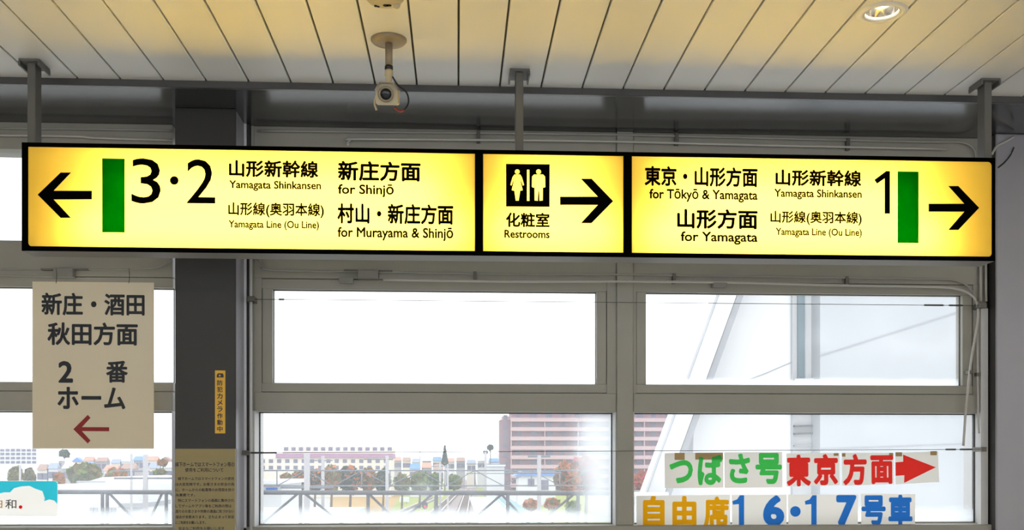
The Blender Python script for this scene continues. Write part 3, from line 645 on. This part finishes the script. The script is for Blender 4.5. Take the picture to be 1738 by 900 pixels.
# ---------------------------------------------------------------- paper letter sheets in the right window
def sheet(poly, Y, label, items, tapes=()):
    t = thing('paper_sign', label, 'sign', 'paper letter sheets in the right window')
    print_shape('sheet', [poly], Y, M['paper'], t, 0.0)
    for s, x0, y0, x1, y1, m, tl in items:
        film_text(s, x0, y0, x1, y1, Y, M[m], t, 0.045, tl)
    for (x0, y0, x1, y1) in tapes:
        print_shape('tape', [[(x0, y0), (x1, y0), (x1, y1), (x0, y1)]], Y-0.0006, M['tape'], t, 0.0)
    return t
YU = YW-0.045
sheet([(1128, 769.5), (1227.3, 768), (1227.5, 828), (1128.5, 829)], YU, 'paper sheet with the first two green characters, leftmost on the wire', [('つ', 1136, 781, 1176, 821, 'tgreen', 0), ('ば', 1184, 772, 1226, 824, 'tgreen', 0)], [(1145, 769, 1162, 781), (1180, 769, 1227, 780.5)])
sheet([(1229.5, 768), (1327.5, 767.5), (1328, 827.5), (1230, 828.5)], YU, 'paper sheet with the last two green characters on the wire', [('さ', 1237, 770, 1273, 821, 'tgreen', 0), ('号', 1282, 769, 1327, 822, 'tgreen', 0)])
sheet([(1334.5, 770), (1424.5, 769), (1425, 824), (1335, 826)], YU, 'paper sheet with the first two red characters on the wire', [('東', 1335, 772, 1376, 826, 'tred', 0.01), ('京', 1381, 771, 1422, 824, 'tred', 0.01)], [(1415, 769.5, 1423, 774)])
sheet([(1429, 769), (1516.5, 769), (1517, 822), (1429.5, 825)], YU, 'paper sheet with the last two red characters, left of the red arrow sheet', [('方', 1431, 771, 1471, 824, 'tred', 0.01), ('面', 1477, 773, 1516, 822, 'tred', 0.01)], [(1429, 769.5, 1435, 775.5), (1509, 769, 1516, 774)])
ar = sheet([(1519.5, 769), (1592, 766.5), (1594, 818.5), (1520, 822.5)], YU, 'paper sheet with a solid red right-pointing arrow on the wire', [], [(1520, 768, 1531, 775), (1579, 766, 1590, 773)])
print_shape('arrow', [[(1519.8, 785), (1533, 784), (1532.8, 772), (1588.5, 793.5), (1534.5, 820), (1535, 807), (1520, 808)]], YU-0.0014, M['tred'], ar, 0.0)
YV = YW+0.02
sheet([(1080, 842), (1239, 840), (1239.5, 894), (1080.5, 896)], YV, 'paper sheet with three amber characters on the sill', [('自', 1091, 842, 1128, 895, 'torange', 0), ('由', 1141, 842, 1182, 894, 'torange', 0), ('席', 1194, 843, 1237, 896, 'torange', 0)])
sheet([(1242, 840.5), (1335, 840), (1335, 894.5), (1242.5, 895.5)], YV, 'paper sheet with blue numerals 1 and 6 beside the amber characters', [('6', 1295, 841, 1331, 893.5, 'tblue', 0)])
s17 = sheet([(1337.5, 840), (1456.5, 839.5), (1456, 894), (1338, 895)], YV, 'paper sheet with a blue dot and numerals 1 and 7', [('7', 1419, 840.5, 1453.5, 893, 'tblue', 0)])
print_shape('dot', [circ(1350, 868.5, 9, 20)], YV-0.0014, M['tblue'], s17, 0.0)
s16 = next(o for o in bpy.data.objects if o.get('label', '').startswith('paper sheet with blue numerals 1'))
for x, par in ((1243, s16), (1366, s17)):
    print_shape('lettering', [[(x+20, 841), (x+20, 893.5), (x+11, 893.5), (x+11, 856), (x+1, 857), (x, 851), (x+8, 848), (x+13, 841)]], YV-0.0014, M['tblue'], par, 0.0)
sheet([(1461.5, 838.5), (1553.5, 839), (1553, 893.5), (1461.5, 894)], YV, 'paper sheet with two blue characters, rightmost on the sill', [('号', 1462, 841, 1503, 892, 'tblue', 0), ('車', 1507.5, 840, 1548.5, 893, 'tblue', 0)])

# ---------------------------------------------------------------- outdoors
GZ = EYE-7.5
box('ground', -700, 700, 5.5, 1500, GZ-1, GZ, M['ground'], kind='structure')
rnd = random.Random(4)
def ycam(py): return 7.5*F/(py-HY)
# far ridge
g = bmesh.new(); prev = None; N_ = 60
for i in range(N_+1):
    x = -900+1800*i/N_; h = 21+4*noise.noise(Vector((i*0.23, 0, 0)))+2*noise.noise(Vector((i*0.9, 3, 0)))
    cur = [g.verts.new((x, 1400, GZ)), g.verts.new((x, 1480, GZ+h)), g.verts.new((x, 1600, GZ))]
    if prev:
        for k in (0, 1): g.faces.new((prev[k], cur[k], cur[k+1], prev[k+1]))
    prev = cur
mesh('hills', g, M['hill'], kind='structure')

# white station stair tower seen in the right window
YO = 10.0
tw = thing('station_tower', 'white rendered station building with a slanted edge filling the right window', 'building')
sl = lambda x0, y: x0-(y-480)*0.363
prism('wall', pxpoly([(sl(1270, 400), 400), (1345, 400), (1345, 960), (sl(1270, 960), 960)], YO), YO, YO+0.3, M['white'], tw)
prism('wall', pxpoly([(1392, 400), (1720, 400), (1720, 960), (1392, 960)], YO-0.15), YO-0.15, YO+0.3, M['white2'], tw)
prism('slanted_parapet', pxpoly([(sl(1228, 400), 400), (sl(1258, 400), 400), (sl(1258, 960), 960), (sl(1228, 960), 960)], YO-0.3), YO-0.3, YO+0.1, M['white'], tw)
prism('parapet_joint', pxpoly([(sl(1227, 470), 470), (sl(1228.3, 470), 470), (sl(1228.3, 860), 860), (sl(1227, 860), 860)], YO-0.31), YO-0.31, YO-0.2, M['strut'], tw)
prism('slanted_strut', pxpoly([(sl(1259, 440), 440), (sl(1270, 440), 440), (sl(1270, 900), 900), (sl(1259, 900), 900)], YO-0.25), YO-0.25, YO-0.05, M['strut'], tw)
prism('gable_end', pxpoly([(1150, 700+5), (1178, 705), (1176, 775), (1146, 775)], YO-0.02), YO-0.02, YO, M['strut'], tw)
# tall narrow window with frame bars
nw = prism('stair_window', pxpoly([(1345, 400), (1392, 400), (1392, 960), (1345, 960)], YO+0.1), YO+0.1, YO+0.2, M['white'], tw)
prism('pane', pxpoly([(1354, 400), (1366, 400), (1366, 643), (1354, 643)], YO+0.08), YO+0.08, YO+0.1, M['teal'], nw)
for y0, y1, m in ((643, 700, 'white'), (722, 725, 'dark'), (735, 738, 'dark'), (756, 758, 'strut')):
    prism('frame_bar', pxpoly([(1349, y0), (1390, y0-1), (1390, y1-1), (1349, y1)], YO+0.05), YO+0.05, YO+0.1, M[m], nw)
prism('frame_edge', pxpoly([(1343.6, 400), (1345.2, 400), (1345.2, 960), (1343.6, 960)], YO-0.02), YO-0.02, YO, M['strut'], tw)
for pts in ([(1393, 602.5), (1625, 529), (1660, 518), (1660, 520.5), (1625, 532.5), (1393, 605.5)], [(1394, 761), (1500, 757.5), (1650, 752), (1650, 754), (1500, 760), (1394, 763)]):
    prism('wall_groove', pxpoly(pts, YO-0.154), YO-0.154, YO-0.15, M['strut'], tw)
prism('wall_groove', pxpoly([(1250, 652), (1300, 633), (1344, 614), (1344, 616), (1300, 635), (1250, 654)], YO-0.004), YO-0.004, YO, M['strut'], tw)
prism('lower_roof', pxpoly([(1076, 838), (1135, 836), (1135, 842), (1076, 844)], YO-0.5), YO-0.5, YO, M['white'], tw)

# apartment block
YA = 300
ap = thing('apartment_block', 'eight-storey pink brown apartment block with pale balconies behind the middle window', 'building')
x0, x1 = X(868, YA), X(1150, YA); zt = P(900, 696, YA).z
box('body', x0, x1, YA+1.6, YA+14, GZ, zt, M['apt'], ap)
box('stair_tower', X(849, YA), x0+0.05, YA+3, YA+12, GZ, P(860, 712, YA).z, M['apt'], ap)
box('stair_tower_top', X(853, YA), x0+0.05, YA+3.5, YA+10, P(860, 712, YA).z, P(860, 706, YA).z, M['aptlight'], ap)
bm_w = bmesh.new(); bx(bm_w, -0.95, 0.95, 0, 0.12, -0.8, 0.8); wm = bpy.data.meshes.new('window'); bm_w.to_mesh(wm); bm_w.free(); wm.materials.append(M['aptwin'])
bm_w = bmesh.new(); bx(bm_w, -0.6, 0.6, 0, 0.12, -0.7, 0.7); wm2 = bpy.data.meshes.new('window'); bm_w.to_mesh(wm2); bm_w.free(); wm2.materials.append(M['aptwin'])
st_h = 2.74
for k in range(8):
    z = zt-0.7-st_h*k
    box('balcony', x0-0.2, x1+0.2, YA, YA+1.6, z-st_h+0.05, z-st_h+1.15, M['aptlight'], ap)
    n = 11
    for i in range(n):
        o = new('window', ap, wm if i % 3 else wm2); o.location = (x0+(x1-x0)*(i+0.5)/n+rnd.uniform(-0.3, 0.3), YA+1.5, z-0.65)
    for i in range(6):
        xx = x0+(x1-x0)*i/5; box('party_wall', xx-0.12, xx+0.12, YA+0.1, YA+1.6, z-st_h+1.15, z, M['aptlight'], ap) if k else None
    o = new('window', ap, wm2); o.location = ((X(849, YA)+x0)/2, YA+2.9, z-1.4)
# school with the mauve roof band
YSc = 240
sch = thing('school_building', 'long cream school building with a mauve roof band behind the autumn trees', 'building')
a, b = P(440, 778, YSc), P(664, 772, YSc)
box('body', a.x, b.x, YSc, YSc+12, GZ, P(550, 777, YSc).z, M['schoolw'], sch)
box('roof_band', P(468, 0, YSc).x, b.x+0.3, YSc-0.4, YSc+12, P(550, 777.5, YSc).z, P(550, 770, YSc).z, M['schoolr'], sch)
box('upper_storey', P(476, 0, YSc).x, P(666, 0, YSc).x, YSc+3, YSc+11, P(550, 770, YSc).z, P(550, 758.5, YSc).z, M['schoolw'], sch)
box('roof_tank', P(551, 0, YSc).x, P(560, 0, YSc).x, YSc+4, YSc+8, P(550, 758, YSc).z, P(550, 745, YSc).z, M['schoolw'], sch)
for row, (yy, xa, xb, n) in enumerate(((762, 482, 660, 15), (783, 446, 655, 16), (794, 446, 655, 16))):
    for i in range(n):
        p = P(xa+(xb-xa)*i/(n-1), yy, YSc); o = new('window', sch, wm2); o.location = (p.x, YSc+2.95 if row == 0 else YSc-0.06, p.z); o.scale = (0.8, 1, 0.6)
# far left white school-like block
YD = 260
fb = thing('white_office_block', 'white multi-storey block beyond the left window above the turquoise card', 'building')
box('body', P(-60, 0, YD).x, P(68, 0, YD).x, YD, YD+12, GZ, P(20, 762, YD).z, M['white'], fb)
box('roof_house', P(0, 0, YD).x, P(14, 0, YD).x, YD+3, YD+8, P(20, 762, YD).z, P(20, 748, YD).z, M['white'], fb)
for r_, yy in enumerate((764.5, 771, 778, 785)):
    for i in range(13):
        p = P(-50+9*i, yy, YD); o = new('window', fb, wm2); o.location = (p.x, YD-0.06, p.z); o.scale = (0.8, 1, 0.45)

# town houses
wallc = {'white': M['white'], 'cream': M['schoolw'], 'grey': M['pole']}
roofs = {'slate': mat('slate_roof', (0.24, 0.28, 0.36), 0.8), 'blue': M['bluer'], 'brown': mat('brown_roof', (0.30, 0.20, 0.17), 0.8), 'pale grey': mat('pale_grey_roof', (0.55, 0.57, 0.60), 0.8), 'rust': mat('rust_roof', (0.48, 0.24, 0.18), 0.8)}
def house(px, pyroof, Y, wpx, wc, rc, label):
    p = P(px, pyroof, Y); wd = wpx/F*Y; h = thing('house', label, 'house', 'distant town houses beyond the railway')
    rh = max(1.2, wd*0.16); zr = p.z; dp = wd*0.8
    box('wall', p.x-wd*0.46, p.x+wd*0.46, Y, Y+dp, GZ, zr-rh, wallc[wc], h)
    g = bmesh.new()
    if int(px) % 2:   # gable towards us
        a = [(p.x-wd/2, zr-rh), (p.x, zr), (p.x+wd/2, zr-rh)]; v = [g.verts.new((x, Y-0.5, z)) for x, z in a]+[g.verts.new((x, Y+dp, z)) for x, z in a]
        for f in ((0, 2, 1), (3, 4, 5), (0, 1, 4, 3), (1, 2, 5, 4), (2, 0, 3, 5)): g.faces.new([v[i] for i in f])
    else:
        v = [g.verts.new(c) for c in ((p.x-wd/2, Y-0.5, zr-rh), (p.x+wd/2, Y-0.5, zr-rh), (p.x+wd/2, Y+dp, zr-rh), (p.x-wd/2, Y+dp, zr-rh), (p.x-wd*0.42, Y+dp/2, zr), (p.x+wd*0.42, Y+dp/2, zr))]
        for f in ((0, 1, 5, 4), (2, 3, 4, 5), (1, 2, 5), (3, 0, 4), (3, 2, 1, 0)): g.faces.new([v[i] for i in f])
    bmesh.ops.recalc_face_normals(g, faces=g.faces); mesh('roof', g, roofs[rc], h)
    for i in (-1, 1):
        o = new('window', h, wm2); o.location = (p.x+i*wd*0.22, Y-0.08, zr-rh-1.4)
ordn = ['first', 'second', 'third', 'fourth', 'fifth', 'sixth', 'seventh', 'eighth', 'ninth', 'tenth', 'eleventh', 'twelfth']
wn_, rn_ = list(wallc), list(roofs)
for row, (xs, y, Y, place) in enumerate((
        ([76, 96, 131, 150, 172, 196, 214, 236, 258, 281], 777, 300, 'under the hanging board'),
        ([72, 90, 118, 146, 188, 218, 262, 284], 787, 228, 'nearer row under the hanging board'),
        ([674, 690, 706, 724, 742, 764, 782, 800, 818, 838], 778, 330, 'between school and apartment block'),
        ([704, 724, 744, 838], 786, 240, 'nearer row left of the apartment block'))):
    for i, x in enumerate(xs):
        wc, rc = wn_[(i*2+row) % 3], rn_[(i*3+row*2) % 5]
        gap = min([abs(x-o_) for o_ in xs if o_ != x])
        house(x, y+rnd.uniform(-2.5, 2.5), Y, min(24, gap*0.9), wc, rc, f'{wc} house with {rc} roof, {ordn[i]} from left, {place}')
# white depot with blue roof near the apartment block
dp_ = thing('depot_building', 'white trackside building with a blue roof and dark doorway before the apartments', 'building')
Yd = 190
box('body', P(880, 0, Yd).x, P(943, 0, Yd).x, Yd, Yd+8, GZ, P(900, 808, Yd).z, M['white'], dp_)
prism('roof', pxpoly([(872, 808.5), (888, 799), (940, 799), (948, 808.5)], Yd-0.5), Yd-0.5, Yd+8.5, M['bluer'], dp_)
box('doorway', P(918, 0, Yd).x, P(931, 0, Yd).x, Yd-0.1, Yd, P(900, 832, Yd).z, P(900, 815, Yd).z, M['aptwin'], dp_)
box('window', P(896, 0, Yd).x, P(907, 0, Yd).x, Yd-0.1, Yd, P(900, 826, Yd).z, P(900, 813, Yd).z, M['aptwin'], dp_)
dk = thing('depot_building', 'low pale shed with flat roof beside the conifer and tracks', 'building')
box('body', P(826, 0, 200).x, P(856, 0, 200).x, 200, 208, GZ, P(840, 792, 200).z, M['white'], dk); box('roof', P(824, 0, 200).x, P(858, 0, 200).x, 199.5, 208.5, P(840, 792, 200).z, P(840, 789, 200).z, roofs['pale grey'], dk)
# white flat-roofed sheds behind the left window
lw = thing('railway_shed', 'large white flat-roofed railway shed with dark window bays under the hanging board', 'building')
Yl = 75
box('body', P(60, 0, Yl).x, P(235, 0, Yl).x, Yl, Yl+22, GZ, P(200, 824, Yl).z, M['white'], lw)
box('roof', P(100, 0, Yl).x, P(205, 0, Yl).x, Yl+6, Yl+22.5, P(200, 824, Yl).z, P(200, 818.5, Yl).z, M['white'], lw)
prism('gable_roof', pxpoly([(148, 818), (172, 810.5), (240, 815), (244, 826), (148, 824)], Yl+3), Yl+3, Yl+20, M['white'], lw)
box('roof_vent', P(112, 0, Yl).x, P(160, 0, Yl).x, Yl+2, Yl+2.4, P(140, 820.5, Yl).z, P(140, 817.5, Yl).z, M['strut'], lw)
for xx in (153, 160, 172, 184, 191): box('window', P(xx, 0, Yl).x, P(xx+6, 0, Yl).x, Yl-0.1, Yl, P(150, 880, Yl).z, P(150, 862, Yl).z, M['strut'], lw)
w2 = thing('railway_shed', 'small grey-roofed shed beside the concrete pole left of the dark pillar', 'building')
box('body', P(206, 0, 70).x, P(243, 0, 70).x, 70, 76, GZ, P(220, 862, 70).z, M['white'], w2); box('roof', P(205, 0, 70).x, P(244, 0, 70).x, 69.5, 76.5, P(220, 862, 70).z, P(220, 854, 70).z, M['strut'], w2)
w3 = thing('railway_shed', 'white trackside shed with a blue sign behind the left of the middle window', 'building')
box('body', P(432, 0, 95).x, P(478, 0, 95).x, 95, 107, GZ, P(450, 822, 95).z, M['white'], w3); box('roof', P(430, 0, 95).x, P(487, 0, 95).x, 94, 108, P(450, 822, 95).z, P(450, 816, 95).z, M['white'], w3)
box('sign_panel', P(452, 0, 95).x, P(471, 0, 95).x, 94.8, 95, P(450, 832, 95).z, P(450, 828, 95).z, M['tblue'], w3)

# trees
def tree(name, px, ytop, ybot, Y, wpx, mats, label, seed, conif=False, n=520):
    rr = random.Random(seed); t = thing(name, label, 'tree', 'trees beyond the windows')
    p = P(px, ytop, Y); q_ = P(px, ybot, Y); R = wpx/2/F*Y; H = (p.z-q_.z)/2; cz = (p.z+q_.z)/2
    tube('trunk', [(p.x, Y, GZ), (p.x+0.1*R, Y, cz), (p.x, Y, cz+H*0.6)], [R*0.09+0.05, R*0.06+0.04, 0.03], M['trunk'], t, 7)
    g = bmesh.new()
    ls = 0.17*R+0.12
    for i in range(n):
        if conif:
            h = rr.random()**1.3; a = rr.uniform(0, 6.283); rad = R*(1-h)*(0.75+0.25*rr.random()); c = Vector((math.cos(a)*rad, math.sin(a)*rad, -H+2*H*h))
        else:
            d = Vector((rr.gauss(0, 1), rr.gauss(0, 1), rr.gauss(0, 1))).normalized(); k = 0.78+0.3*noise.noise(d*2.1+Vector((seed, 0, 0)))
            k *= rr.uniform(0.7, 1.0); c = Vector((d.x*R*k, d.y*R*k, d.z*H*k))
        c += Vector((p.x, Y, cz))
        u = Vector((rr.gauss(0, 1), rr.gauss(0, 1), rr.gauss(0, 1))).normalized(); v = u.orthogonal().normalized()
        s = ls*rr.uniform(0.6, 1.3)
        f = g.faces.new([g.verts.new(c+u*s), g.verts.new(c+v*s*0.8), g.verts.new(c-u*s), g.verts.new(c-v*s*0.8)]); f.material_index = 0 if rr.random() < 0.68 else (1 if len(mats) > 1 else 0)
    if not conif:
        bmesh.ops.create_icosphere(g, subdivisions=2, radius=1, matrix=Matrix.Translation((p.x, Y, cz)) @ Matrix.Diagonal((R*0.66, R*0.66, H*0.66, 1)))
    mesh('crown', g, [M[m] for m in mats], t)
T = tree
T('round_tree', 145, 785, 828, 160, 62, ['tarm', 'tgr'], 'broad olive green tree crown under the right part of the hanging board', 1, n=900)
T('round_tree', 197, 793, 826, 180, 42, ['torg', 'tgr'], 'orange topped tree right of the broad olive tree', 2)
T('round_tree', 100, 800, 830, 170, 22, ['torg', 'tarm'], 'small russet tree left of the broad olive tree', 3)
T('round_tree', 26, 788, 832, 180, 26, ['tarm', 'tgr'], 'olive tree above the middle of the turquoise card', 4)
T('round_tree', 50, 792, 830, 178, 22, ['tarm', 'tdark'], 'brown green tree above the right of the turquoise card', 5)
T('pine_tree', 108, 763, 778, 330, 24, ['tdark'], 'dark distant tree standing on the horizon under the hanging board', 6)
T('round_tree', 276, 779, 792, 210, 20, ['tarm', 'torg'], 'small amber tree beside the dark pillar', 7)
T('round_tree', 272, 797, 808, 180, 26, ['tarm', 'tgr'], 'low green tree beside the dark pillar', 8)
cen = [(486, 800, 836, 26, 'tarm', 'torg', 'olive and rust tree left of the thick concrete pole'), (506, 794, 840, 32, 'tarm', 'torg', 'tall olive tree just left of the thick concrete pole'), (534, 792, 842, 34, 'tdark', 'torg', 'dark green tree between the two tall poles'),
       (562, 786, 842, 38, 'tarm', 'torg', 'broad autumn tree right of the slim pole before the school'), (594, 786, 842, 42, 'tdark', 'torg', 'dark rust-topped tree before the middle of the school'), (624, 790, 840, 36, 'tarm', 'torg', 'amber brown tree before the right half of the school'),
       (650, 793, 842, 32, 'tdark', 'tarm', 'dark tree at the right end of the school'), (682, 802, 838, 30, 'tarm', 'tgr', 'olive tree right of the school by the tracks'), (712, 797, 840, 36, 'tgr', 'tarm', 'green tree above the red railway signal'),
       (738, 800, 836, 30, 'tgr', 'tdark', 'green tree left of the distant tracks'), (770, 803, 834, 30, 'tgr', 'tarm', 'yellow green tree beside the far end of the tracks')]
for i, (x, a, b, w_, m1, m2, lb) in enumerate(cen): T('round_tree', x, a, b, 275 if i == 10 else 165+6*(i % 3), w_, [m1, m2], lb, 20+i, n=700)
T('conifer', 755, 757, 790, 260, 13, ['tdark'], 'pointed dark conifer on the horizon above the tracks', 41, True)
T('pine_tree', 832, 754, 766, 212, 13, ['tdark'], 'small dark pine rising left of the apartment block', 42)
T('pine_tree', 824, 764, 772, 214, 8, ['tdark'], 'tiny lower pine beside the apartment block', 43)
T('maple_tree', 962, 782, 840, 118, 50, ['torg', 'tarm'], 'orange maple tree in front of the apartment block', 44, n=1300)
T('maple_tree', 994, 768, 838, 124, 56, ['tred2', 'tarm'], 'red topped maple tree at the right edge of the middle window', 45, n=1300)
T('maple_tree', 1092, 796, 838, 110, 36, ['tred2', 'torg'], 'red maple tree seen left of the slanted white parapet', 46, n=700)
for i, (x, a, b, w_) in enumerate(((900, 846, 868, 30), (937, 845, 866, 30), (974, 850, 872, 30))):
    T('shrub', x, a, b, 112, w_, ['torg' if i < 2 else 'tgr', 'tgr'], ['rust coloured shrub under the left of the maples', 'amber shrub under the orange maple', 'green shrub under the red maple'][i], 50+i)

# ground patches, tracks
def patch(name, pts, z, m, label=None):
    g = bmesh.new(); vs = []
    for x, y in pts:
        t = (EYE-GZ)*F/(y-HY); u = (x-CX)/F; vs.append(g.verts.new((t*(SN+u*CS), t*(CS-u*SN), GZ+z)))
    g.faces.new(vs); bmesh.ops.recalc_face_normals(g, faces=g.faces)
    if g.faces[:][0].normal.z < 0: bmesh.ops.reverse_faces(g, faces=g.faces)
    o = mesh(name, g, M[m]); o['kind'] = 'structure'
    return o
patch('grass_ground', [(640, 826), (860, 822), (835, 850), (812, 900), (600, 900)], 0.03, 'grass')
patch('weed_ground', [(560, 822), (690, 824), (655, 880), (560, 880)], 0.04, 'weeds')
patch('grass_ground', [(868, 832), (1010, 834), (1040, 905), (960, 905)], 0.03, 'grass')
patch('ballast_ground', [(786, 815), (808, 815), (814, 905), (730, 905)], 0.06, 'ballast')
def track(x0, y0, x1, y1, label):
    t = thing('railway_track', label, 'track', 'railway tracks below the windows')
    A, B = Vector((x0, y0, 0)), Vector((x1, y1, 0)); d = (B-A).normalized(); n = Vector((d.y, -d.x, 0))
    for s in (-0.71, 0.71):
        a, b = A+n*s, B+n*s; g = bmesh.new(); w_ = 0.07
        vs = [g.verts.new((p.x+k*n.x*w_, p.y, z)) for p in (a, b) for k, z in ((-1, GZ+0.1), (1, GZ+0.1), (1, GZ+0.32), (-1, GZ+0.32))]
        for f in ((0, 1, 2, 3), (7, 6, 5, 4), (0, 4, 5, 1), (1, 5, 6, 2), (2, 6, 7, 3), (3, 7, 4, 0)): g.faces.new([vs[i] for i in f])
        bmesh.ops.recalc_face_normals(g, faces=g.faces); mesh('rail', g, M['rail'], t)
    g = bmesh.new(); L_ = (B-A).length; k = 0.0
    while k < L_:
        c = A+d*k; bx(g, c.x-1.1, c.x+1.1, c.y-0.12, c.y+0.12, GZ+0.07, GZ+0.14); k += 1.2
    mesh('sleepers', g, M['sleeper'], t, 'stuff')
track(-0.3, 95, 3.2, 300, 'main railway track running away straight below the conifer')
track(-5.2, 95, -0.9, 250, 'railway siding left of the main track joining it far off')
track(-11.5, 95, -5.2, 230, 'outer railway siding curving in from the left past the red signal')

# platform canopies
pc1 = thing('platform_canopy', 'long pale teal platform canopy with ribbed side beside the tracks', 'canopy')
zc = EYE-3.5
box('roof', 1.3, 4.0, 50, 112, zc-0.15, zc, M['roofteal'], pc1); box('roof_edge', 3.9, 5.5, 50, 112, zc-0.45, zc-0.3, M['roofteal'], pc1)
box('roof_beam', 3.85, 4.0, 50, 112, zc-0.3, zc+0.12, M['roofside'], pc1)
bm_r = bmesh.new(); bx(bm_r, 4.0, 5.5, -0.05, 0.05, zc-0.3, zc-0.05); rm = bpy.data.meshes.new('rib'); bm_r.to_mesh(rm); bm_r.free(); rm.materials.append(M['roofside'])
for i in range(31): o = new('rib', pc1, rm); o.location = (0, 51+2*i, 0)
for i in range(8): box('post', 3.2, 3.4, 54+8*i-0.1, 54+8*i+0.1, GZ, zc-0.15, M['pole'], pc1)
pc2 = thing('platform_canopy', 'wide pale roof of the platform left of the tracks', 'canopy')
box('roof', -17, -7.4, 50, 82, EYE-3.55, EYE-3.35, M['roofteal'], pc2); box('fascia', -17, -7.3, 49.9, 50, EYE-3.9, EYE-3.35, M['white'], pc2); box('fascia', -7.4, -7.3, 50, 82, EYE-3.9, EYE-3.35, M['roofside'], pc2)
for i in range(4): box('post', -12.1, -11.9, 54+8*i-0.1, 54+8*i+0.1, GZ, EYE-3.55, M['pole'], pc2)
pc3 = thing('platform_canopy', 'pale platform roof at the lower left of the middle window', 'canopy')
box('roof', -13.5, -8.6, 30, 44, EYE-2.75, EYE-2.6, M['roofteal'], pc3)
for i in range(2): box('post', -11.1, -10.9, 34+7*i-0.1, 34+7*i+0.1, GZ, EYE-2.75, M['pole'], pc3)

# overhead line gantries
def bar(name, a, b, r, m, t, n=6): return tube(name, [a, b], r, M[m], t, n)
ga = thing('overhead_gantry', 'dark steel lattice gantry crossing close behind the lower panes', 'gantry')
A = P(60, 834, 46.3); B = P(1120, 838.6, 42.5); A.z = B.z = EYE-1.205
dz = Vector((0, 0, -1.55))
for k in (0, 1):
    off = Vector((0, 0.9*k, 0))
    bar('top_chord', A+off, B+off, 0.085, 'truss', ga, 8); bar('bottom_chord', A+off+dz, B+off+dz, 0.07, 'truss', ga, 8)
fr = lambda px: (P(px, 837, 44.3).x-A.x)/(B.x-A.x)
for x in (152, 161, 269, 390, 508, 625, 741, 860, 975, 1092):
    p = A.lerp(B, fr(x)); bar('vertical_strut', p, p+dz, 0.075, 'truss', ga)
for xa, xb in ((163, 226), (262, 232), (275, 340), (514, 592), (736, 664), (852, 782), (848, 905), (970, 896), (625, 690), (505, 430)):
    p = A.lerp(B, fr(xa)); q2 = A.lerp(B, fr(xb))+dz; bar('diagonal_brace', p, q2, 0.055, 'truss', ga)
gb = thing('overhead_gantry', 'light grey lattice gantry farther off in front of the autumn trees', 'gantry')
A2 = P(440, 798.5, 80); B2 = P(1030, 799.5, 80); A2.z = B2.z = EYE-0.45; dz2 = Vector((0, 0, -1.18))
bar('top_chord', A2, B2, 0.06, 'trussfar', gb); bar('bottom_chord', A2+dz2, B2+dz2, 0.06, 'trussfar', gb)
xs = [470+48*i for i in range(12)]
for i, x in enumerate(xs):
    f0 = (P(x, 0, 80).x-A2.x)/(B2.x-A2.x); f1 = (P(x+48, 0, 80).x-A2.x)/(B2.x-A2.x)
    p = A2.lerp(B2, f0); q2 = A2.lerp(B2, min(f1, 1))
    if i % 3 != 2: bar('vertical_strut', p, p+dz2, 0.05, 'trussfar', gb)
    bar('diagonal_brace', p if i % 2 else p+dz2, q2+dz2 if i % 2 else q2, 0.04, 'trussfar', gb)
def pole(px, ytop, wpx, Y, label, arms=()):
    t = thing('catenary_pole', label, 'pole', 'poles along the railway'); p = P(px, ytop, Y); r = wpx/2/F*Y
    bar('shaft', (p.x, Y, GZ), p, r, 'pole', t, 10)
    for (dy, l0, l1) in arms:
        q2 = P(px, ytop+dy, Y); bar('cross_arm', q2+Vector((l0, 0, 0)), q2+Vector((l1, 0, 0)), 0.05, 'trussfar', t)
pole(521, 770, 10, 48, 'thick concrete pole left of the school in the middle window', [(58, -1.2, 1.2)])
pole(548, 774, 5.5, 87, 'slim grey pole just right of the thick concrete pole', [(8, -0.8, 0.8)])
pole(657, 774, 5.5, 72, 'grey pole at the right end of the school', [(6, -1.6, 0.4)])
pole(915, 773, 7, 46, 'grey pole with a short top arm before the apartment block', [(2, -0.5, 0.5), (30, -1.5, 1.0)])
pole(747, 786, 3.5, 120, 'thin pale pole below the pointed conifer', [(6, -1, 1)])
pole(760, 788, 3, 62, 'thinner pole just right of the conifer')
pole(824, 764, 4, 118, 'thin pole below the small pine', [(24, -2.2, 2.2), (40, -2.2, 2.2)])
pole(713, 745, 1.6, 236, 'needle-thin mast on the horizon above the red signal')
pole(223, 770, 4, 60, 'slim pole under the right edge of the hanging board', [(30, -1, 1)])
pole(247, 772, 9, 48, 'thick pale concrete pole close left of the dark pillar', [(40, -1.4, 1.2)])
pole(34, 790, 3.5, 90, 'thin white pole above the turquoise card')
sgn = thing('railway_signal', 'dark oval railway signal showing a red light beside the tracks', 'signal')
p = P(721, 858, 70)
bar('post', (p.x, 70, GZ), (p.x, 70, p.z-0.3), 0.06, 'pole', sgn)
lathe('backboard', [(0.20, 0.0), (0.20, 0.05)], (p.x, 70, p.z), M['lens'], sgn, 20, Matrix.Rotation(math.radians(90), 3, 'X') @ Matrix.Diagonal((1, 1.35, 1)))
lathe('red_lamp', [(0.085, 0.0), (0.085, 0.03)], (p.x+0.02, 69.94, p.z-0.08), M['siglamp'], sgn, 16, Matrix.Rotation(math.radians(90), 3, 'X'))['label'] = 'glowing red lamp'
bx_ = thing('relay_cabinet', 'white trackside equipment cabinet left of the red signal', 'cabinet')
box('body', P(678, 0, 200).x, P(694, 0, 200).x, 200, 201, GZ+0.3, P(686, 844, 200).z, M['white'], bx_); box('leg', P(682, 0, 200).x, P(684, 0, 200).x, 200.2, 200.5, GZ, GZ+0.3, M['pole'], bx_); box('leg', P(689, 0, 200).x, P(691, 0, 200).x, 200.2, 200.5, GZ, GZ+0.3, M['pole'], bx_)
